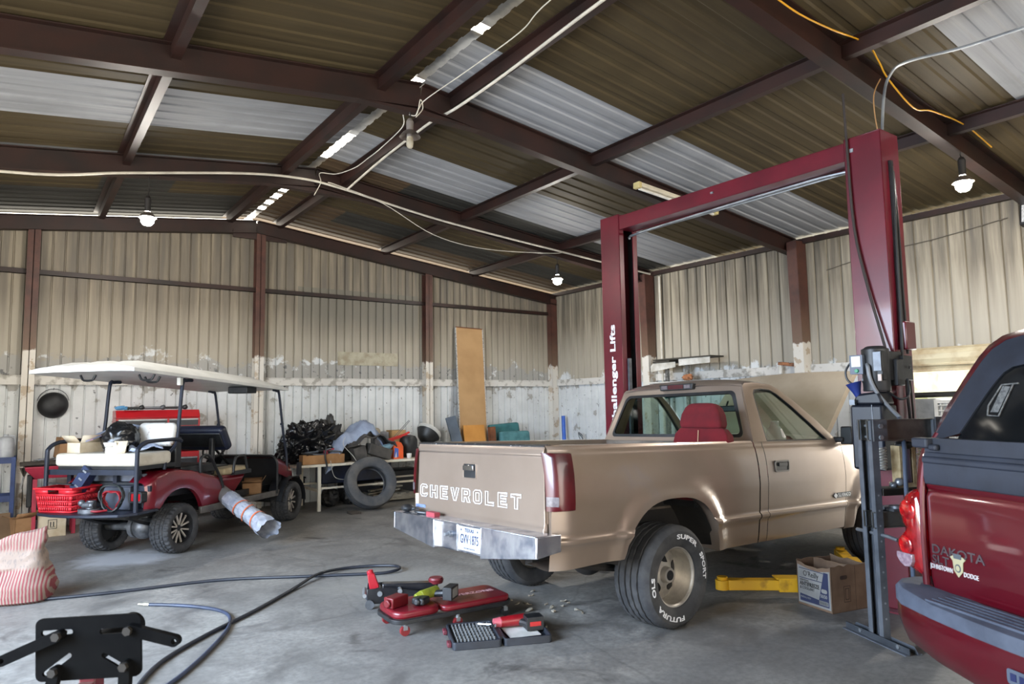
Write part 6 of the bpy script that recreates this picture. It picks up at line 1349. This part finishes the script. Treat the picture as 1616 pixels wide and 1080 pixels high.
m = MB(); m.cyl((.98, 6.50, .015), (.945, 6.535, .015), .014, .014, 12); m.cyl((.945, 6.535, .015), (.91, 6.57, .015), .009, .009, 10); m.build('fitting', mat('brass_white', (214, 208, 190), .3, .7), T)
# feed bag
k = NT('striped_paper_bag'); z = k.z(); w = k.n('TexWave'); w.wave_type = 'BANDS'; w.bands_direction = 'X'; w.inputs['Scale'].default_value = 13.0; w.inputs['Distortion'].default_value = .6; k.l(k.co(), w.inputs['Vector'])
st = k.ramp(w.outputs['Fac'] if 'Fac' in w.outputs else w.outputs[1], [(.48, 0.0), (.56, 1.0)])
red = k.mix(k.noise(9, 4), C(134, 62, 66), C(104, 44, 50)); cre = k.mix(k.noise(5, 5), C(150, 134, 122), C(116, 98, 86))
zone = k.math('ADD', k.rng(z[2], .27, .30, 1, 0), k.rng(z[2], .42, .45, 0, .8))
c = k.mix(k.math('MULTIPLY', st, zone), cre, red)
vn = k.n('TexNoise'); vn.inputs['Scale'].default_value = 1; mp = k.n('Mapping'); mp.inputs['Scale'].default_value = (60, 60, 16); k.l(k.co(), mp.inputs[0]); k.l(mp.outputs[0], vn.inputs['Vector'])
c = k.mix(k.math('MULTIPLY', k.ramp(vn.outputs[0], [(.56, 0.0), (.6, .7)]), k.math('MULTIPLY', k.rng(z[2], .29, .31), k.rng(z[2], .44, .42))), c, C(110, 100, 96))
k.bump(k.noise(14, 4), .3, .01); k.out(c, .75); SACK = k.m
def sack(label, loc, rz, sc, seed, fold=True):
    rows = []; n = 44
    for i in range(26):
        t = i/25; z = .60*t
        a = interp([(0, .27), (.04, .31), (.2, .33), (.42, .29), (.55, .25), (.8, .22), (1, .20)], t); b = interp([(0, .17), (.04, .20), (.25, .21), (.42, .16), (.55, .12), (.8, .07), (1, .025)], t)
        row = []
        for k_ in range(n):
            an = 2*math.pi*k_/n; ca, sa = math.cos(an), math.sin(an)
            x = a*abs(ca)**.7*(1 if ca > 0 else -1); y = b*abs(sa)**.7*(1 if sa > 0 else -1)
            q = V((x*5+seed, y*5, z*6)); d = .035*NZ.noise(q)+.04*abs(NZ.noise(q*2.1))-.015
            pinch = -.03*math.exp(-((t-.46)/.05)**2)
            row.append((x*(1+pinch*2)+d+.10*max(0, t-.45)*(1 if fold else -1), y*(1+pinch*3)+d*.8-.05*max(0, t-.5), z+(.06*(ca)*t if fold else 0)+.02*NZ.noise(q*1.5)*(t > .05)))
        rows.append(row)
    m = MB(M.Scale(sc, 4)); m.grid(rows, False, True); m.f += [tuple(range(n-1, -1, -1)), tuple(25*n+q for q in range(n))]; m.m += [0, 0]
    return single('paper_sack', m, SACK, label, 'sack', 'paper sacks', loc, rz, ang=40)
sack('red striped paper sack at the left edge, in front', (.08, 7.42, 0), -22, .95, 3)
sack('crumpled paper sack behind the front striped sack', (-.42, 7.92, 0), 12, .82, 9, False)
# mechanic's creeper with tools
RP2 = mat('red_creeper_vinyl', (112, 15, 28), .4, 0, (92, 11, 22), 4, coat=.2)
T = thing('creeper', 'red padded mechanic creeper on casters beside the socket case', 'creeper', (2.71, 4.66, 0), -4)
m = MB(); m.frame(rrect(.98, .42, .10, 5), rrect(.93, .37, .08, 5), .085, .115); m.box2((-.45, -.02, .085), (.45, .02, .11)); m.build('frame', BLACK, T, bevel=.004)
m = MB(); m.prism(rrect(.58, .38, .06, 5, cx=.18), .112, .155); m.build('body_pad', RP2, T, bevel=.014, seg=3); m = MB(); m.prism(rrect(.36, .38, .09, 5, cx=-.295), .112, .165); m.build('head_pad', RP2, T, bevel=.018, seg=3)
m = MB(); vs, fs = text_geo('POWERZONE', .07, .0008); m.add(vs, fs, M.Translation((.20, .02, .1565)) @ M.Rotation(R(-2), 4, 'Z')); m.build('lettering', mat('pale_pink_ink', (214, 170, 176), .6), T)
for px, py in ((-.40, -.17), (-.40, .17), (.0, -.20), (.0, .20), (.42, -.17), (.42, .17)):
    m = MB(); m.cyl((px, py-.012, .035), (px, py+.012, .035), .035, .035, 20); cst = m.build('caster', mat('dark_red_caster', (120, 30, 34), .5) if px < .4 else BLACK, T); m = MB(); m.cyl((px, py, .06), (px, py, .09), .012, .016, 10); m.box((px, py, .055), (.03, .034, .03)); m.build('caster_fork', GALV, cst)
T = thing('impact_wrench', 'yellow green and black cordless impact wrench lying on the creeper', 'power tool', (2.60, 4.66, .165), 12); m = MB(); m.cyl((-.10, .02, .045), (.06, .02, .05), .035, .04, 18); m.cyl((-.15, .02, .045), (-.10, .02, .045), .02, .034, 16); m.build('motor_body', mat('lime_yellow_plastic', (132, 138, 40), .45, 0, (24, 25, 26), 6), T, bevel=.004)
m = MB(); m.tube([(.02, .0, .04), (.06, -.06, .045), (.08, -.11, .045)], .026, 10, sm=3); m.build('grip', BLACK, T); m = MB(M.Translation((.09, -.10, .055)) @ eul(0, 0, 25)); m.box((0, 0, 0), (.14, .07, .09)); m.k = 1; m.box((0, -.036, 0), (.10, .004, .065)); m.build('battery', [BLACK, mat('grey_battery_label', (130, 132, 130), .5)], T, bevel=.01)
m = MB(); m.box((0, 0, .03), (.10, .10, .05)); m.cyl((-.07, 0, .03), (.0, 0, .03), .026, .03, 14); single('nose_adapter', m, BLACK, 'black and blue drill head lying between the red box and the yellow wrench', 'power tool', loc=(2.47, 4.60, .166), rz=30, bevel=.012)
m = MB(); m.prism([(-.08, -.045), (.08, -.05), (.06, .05), (-.08, .045)], 0, .075); m.cyl((-.10, -.0, .035), (-.085, 0, .035), .03, .03, 16); single('ratchet_wrench', m, mat('dark_red_plastic', (98, 12, 20), .4, 0, (74, 8, 15), 5), 'dark red tool body on the left end of the creeper', 'power tool', loc=(2.31, 4.68, .166), rz=20, bevel=.012)
# floor jack
T = thing('floor_jack', 'low black floor jack with red handle socket behind the creeper', 'floor jack', (2.66, 5.28, 0), -24); JB = mat('glossy_jack_black', (22, 22, 26), .3, 0, (34, 34, 38), 6, coat=.4)
for y in (-.10, .10): MB().prism([(-.28, .03), (.28, .03), (.30, .06), (.24, .09), (-.10, .15), (-.28, .15)], y-.005, y+.005, 'xz').build('side_plate', JB, T, bevel=.003)
m = MB(); m.prism([(-.16, .10), (.26, .10), (.30, .13), (.26, .15), (-.16, .17)], -.045, .045, 'xz'); m.build('lift_arm', JB, T, bevel=.01); m = MB(); m.cyl((.28, 0, .14), (.28, 0, .17), .055, .065, 24); m.cyl((.28, 0, .17), (.28, 0, .185), .06, .055, 24); m.build('saddle', mat('dark_red_saddle', (104, 26, 34), .5), T)
m = MB(M.Translation((-.22, 0, .13)) @ M.Rotation(R(-16), 4, 'Y')); m.prism([(-.04, 0), (.04, 0), (.03, .12), (-.025, .13)], -.035, .035, 'xz'); m.cyl((0, 0, .10), (0, 0, .15), .026, .026, 16); m.build('handle_socket', mat('bright_jack_red', (170, 24, 40), .4), T, bevel=.006)
m = MB(); m.cyl((-.30, -.11, .10), (-.30, .11, .10), .016, .016, 12); m.cyl((-.18, -.12, .11), (-.18, .12, .11), .02, .02, 14); m.cyl((-.02, -.115, .12), (-.02, .115, .12), .018, .018, 14); m.build('cross_bolt', GALV, T)
for px, py in ((-.26, -.125), (-.26, .125), (.24, -.09), (.24, .09)): MB().cyl((px, py-.015, .035), (px, py+.015, .035), .035, .035, 18).build('wheel', GREY_STEEL, T)
# socket case, open
T = thing('socket_case', 'open grey socket tool case full of sockets on the floor', 'tool case', (2.80, 4.10, 0), -24); CG = mat('slate_case', (42, 46, 54), .5, 0, (33, 36, 43), 8)
for s, nm in ((-1, 'base_tray'), (1, 'lid')):
    cx = s*.172
    m = MB(); m.frame(rrect(.33, .43, .025, 4, cx=cx), rrect(.30, .40, .02, 4, cx=cx), 0, .05); m.prism(rrect(.31, .41, .02, 4, cx=cx), .004, .022 if s < 0 else .015); b = m.build(nm, CG, T, bevel=.004)
    if s < 0:
        for r in range(7):
            m = MB()
            for q in range(11): m.cyl((cx-.125+q*.025, -.16+r*.052, .02), (cx-.125+q*.025, -.145+r*.052, .052), .0075, .0075, 8)
            m.build('socket_row', mat('chrome_sockets', (84, 83, 81), .45, .2, (44, 43, 42), 60), b)
    else:
        m = MB()
        for q in range(6): m.cyl((cx-.12+q*.048, .165, .012), (cx-.12+q*.048, .165, .018), .012, .012, 12)
        m.build('peg_hole', INKK, b)
for y in (-.13, .13): MB().box((-.352, y, .022), (.03, .07, .03)).build('latch', mat('maroon_latch', (104, 44, 54), .5), T, bevel=.006)
m = MB(); m.box2((-.008, -.16, .035), (.008, .16, .05)); m.build('hinge', BLACK, T)
m = MB(); m.tube([(-.10, .0, 0), (-.02, .0, .004), (.0, .005, .006)], .009, 8); m.cyl((.02, 0, -.004), (.02, 0, .016), .02, .02, 16); single('ratchet', m, CHROME, 'chrome ratchet lying diagonally on the sockets in the case', 'ratchet', loc=(2.78, 4.15, .066), rz=-60)
m = MB(); m.box((0, 0, 0), (.22, .24, .004)); single('paper_sheet', m, WHITEP, 'white leaflet lying in the open lid of the socket case', 'paper', loc=(2.945, 4.03, .027), rz=-18)
T = thing('impact_wrench', 'red and black cordless wrench lying in the socket case lid', 'power tool', (2.97, 4.05, .03), -20); m = MB(); m.cyl((-.14, .05, .045), (.04, .05, .05), .036, .04, 18); m.build('motor_body', mat('power_tool_red', (130, 14, 24), .4, 0, (104, 10, 18), 6), T, bevel=.004); m = MB(); m.cyl((-.19, .05, .045), (-.14, .05, .045), .03, .036, 16); m.build('nose', mat('pinkish_nose', (178, 84, 96), .4), T); m = MB(); m.tube([(.0, .04, .04), (.03, -.02, .045), (.05, -.07, .045)], .026, 10, sm=3); m.build('grip', BLACK, T)
m = MB(M.Translation((.08, -.03, .05))); m.box((0, 0, 0), (.12, .10, .09)); m.k = 1; m.box((.0, -.051, 0), (.08, .003, .03)); m.build('battery', [BLACK, mat('red_label', (190, 40, 40), .5)], T, bevel=.012)
# leaves on the floor
LF = mat('dry_leaf', (140, 132, 118), .8, 0, (104, 94, 80), 20)
for i in range(22):
    m = MB(); s = rnd.uniform(.014, .03); rows = []
    for u in range(5):
        t = u/4; w = s*.45*math.sin(math.pi*min(.97, max(.04, t))); rows.append([(s*(t-.5)*2, -w, .012+.3*s*math.sin(t*4+i)), (s*(t-.5)*2, 0, .006+.2*s*math.sin(t*3+i)), (s*(t-.5)*2, w, .014+.35*s*math.cos(t*3+i))])
    m.grid(rows); a, b = rnd.uniform(3.05, 3.75), rnd.uniform(4.05, 5.0)
    if (a-3.87)**2 < .1 and b < 3.8: b += .4
    o = single('dry_leaf', m, LF, 'small pale dry leaf on the floor between creeper and rear wheel', 'leaf', 'dry leaves on the floor', (a, b, 0), rnd.uniform(0, 360), solid=.002)

# ============================================================ black mounting plate close to the camera
T = thing('engine_stand', 'black slotted engine stand head close to the camera at the left', 'engine stand', (.30, 2.83, 0), -35.9)
EB = mat('matt_black_steel', (9, 9, 10), .6, 0, (15, 15, 15), 8, .1, 90, spec=.04)
def plate_with_slots(outer, holes, th):
    cu = bpy.data.curves.new('p', 'CURVE'); cu.dimensions = '2D'; cu.fill_mode = 'BOTH'; cu.extrude = th/2
    for lp in [outer]+holes:
        sp = cu.splines.new('POLY'); sp.points.add(len(lp)-1); sp.use_cyclic_u = True
        for q, (a, b) in zip(sp.points, lp): q.co = (a, b, 0, 1)
    o = bpy.data.objects.new('p', cu); me = bpy.data.meshes.new_from_object(o)
    r = [tuple(v.co) for v in me.vertices], [tuple(p.vertices) for p in me.polygons]
    bpy.data.objects.remove(o); bpy.data.curves.remove(cu); bpy.data.meshes.remove(me); return r
def slot(cx, cy, L, w, a):
    out = []
    for s in (1, -1):
        for q in range(7):
            an = R(-90+30*q); x, y = L/2+w/2*math.cos(an), w/2*math.sin(an)
            out.append((s*x, s*y))
    c, s = math.cos(R(a)), math.sin(R(a)); return [(cx+x*c-y*s, cy+x*s+y*c) for x, y in out]
PX = M.Translation((-.03, -.055, .808)) @ M.Rotation(R(1.5), 4, 'Y') @ M(((1, 0, 0, 0), (0, 0, -1, 0), (0, 1, 0, 0), (0, 0, 0, 1)))
PX = M.Translation((-.03, -.055, .808)) @ M.Rotation(R(-2.5), 4, 'Y') @ M.Rotation(R(90), 4, 'X')
m = MB(PX); vs, fs = plate_with_slots(rrect(.355, .205, .022, 5), [slot(-.105, .055, .09, .018, 0), slot(.085, .05, .075, .018, 0), slot(-.105, -.05, .10, .016, 34), slot(.08, -.045, .065, .016, -32)], .01); m.add(vs, fs); m.build('mounting_plate', EB, T, bevel=.001)
for (x0, y0), (x1, y1) in (((-.088, .05), (-.275, -.02)), ((.15, .055), (.30, .01)), ((-.10, -.065), (-.135, -.20)), ((.135, -.06), (.125, -.20))):
    d = V((x1-x0, y1-y0, 0)); L = d.length; x = PX @ basis(d, (-d.y, d.x, 0), (x0, y0, .018))
    m = MB(x); vs, fs = plate_with_slots([(-.018*math.cos(R(a)), .018*math.sin(R(a))) for a in range(-90, 91, 30)]+[(L+.018*math.cos(R(a)), .018*math.sin(R(a))) for a in range(90, -91, -30)], [[(L+.009*math.cos(R(a)), .009*math.sin(R(a))) for a in range(0, 360, 30)]], .024); m.add(vs, fs); ar = m.build('mount_arm', EB, T)
    m = MB(x); m.cyl((0, 0, .012), (0, 0, .026), .015, .015, 6); m.cyl((0, 0, -.03), (0, 0, .012), .008, .008, 10); m.build('bolt', mat('worn_bolt', (58, 54, 50), .5, .5), ar)
SR = mat('stand_red', (92, 10, 22), .4, 0, (74, 8, 17), 4)
m = MB(); m.cyl((-.03, -.045, .79), (-.03, .22, .80), .045, .045, 28); m.build('pivot_tube', EB, T); m = MB(); m.box2((-.15, .09, .06), (-.09, .15, .74)); m.box2((-.155, -.40, .05), (-.085, .45, .10)); m.box2((-.35, .38, .05), (.29, .45, .10)); m.build('post', SR, T, bevel=.006)
m = MB(PX); m.box((-.018, -.20, -.01), (.055, .16, .03)); m.build('support_tab', SR, T, bevel=.004)
for px, py in ((-.32, .415), (.26, .415), (-.03, -.36)): MB().cyl((px-.015, py, .025), (px+.015, py, .025), .025, .025, 16).build('caster', BLACK, T)
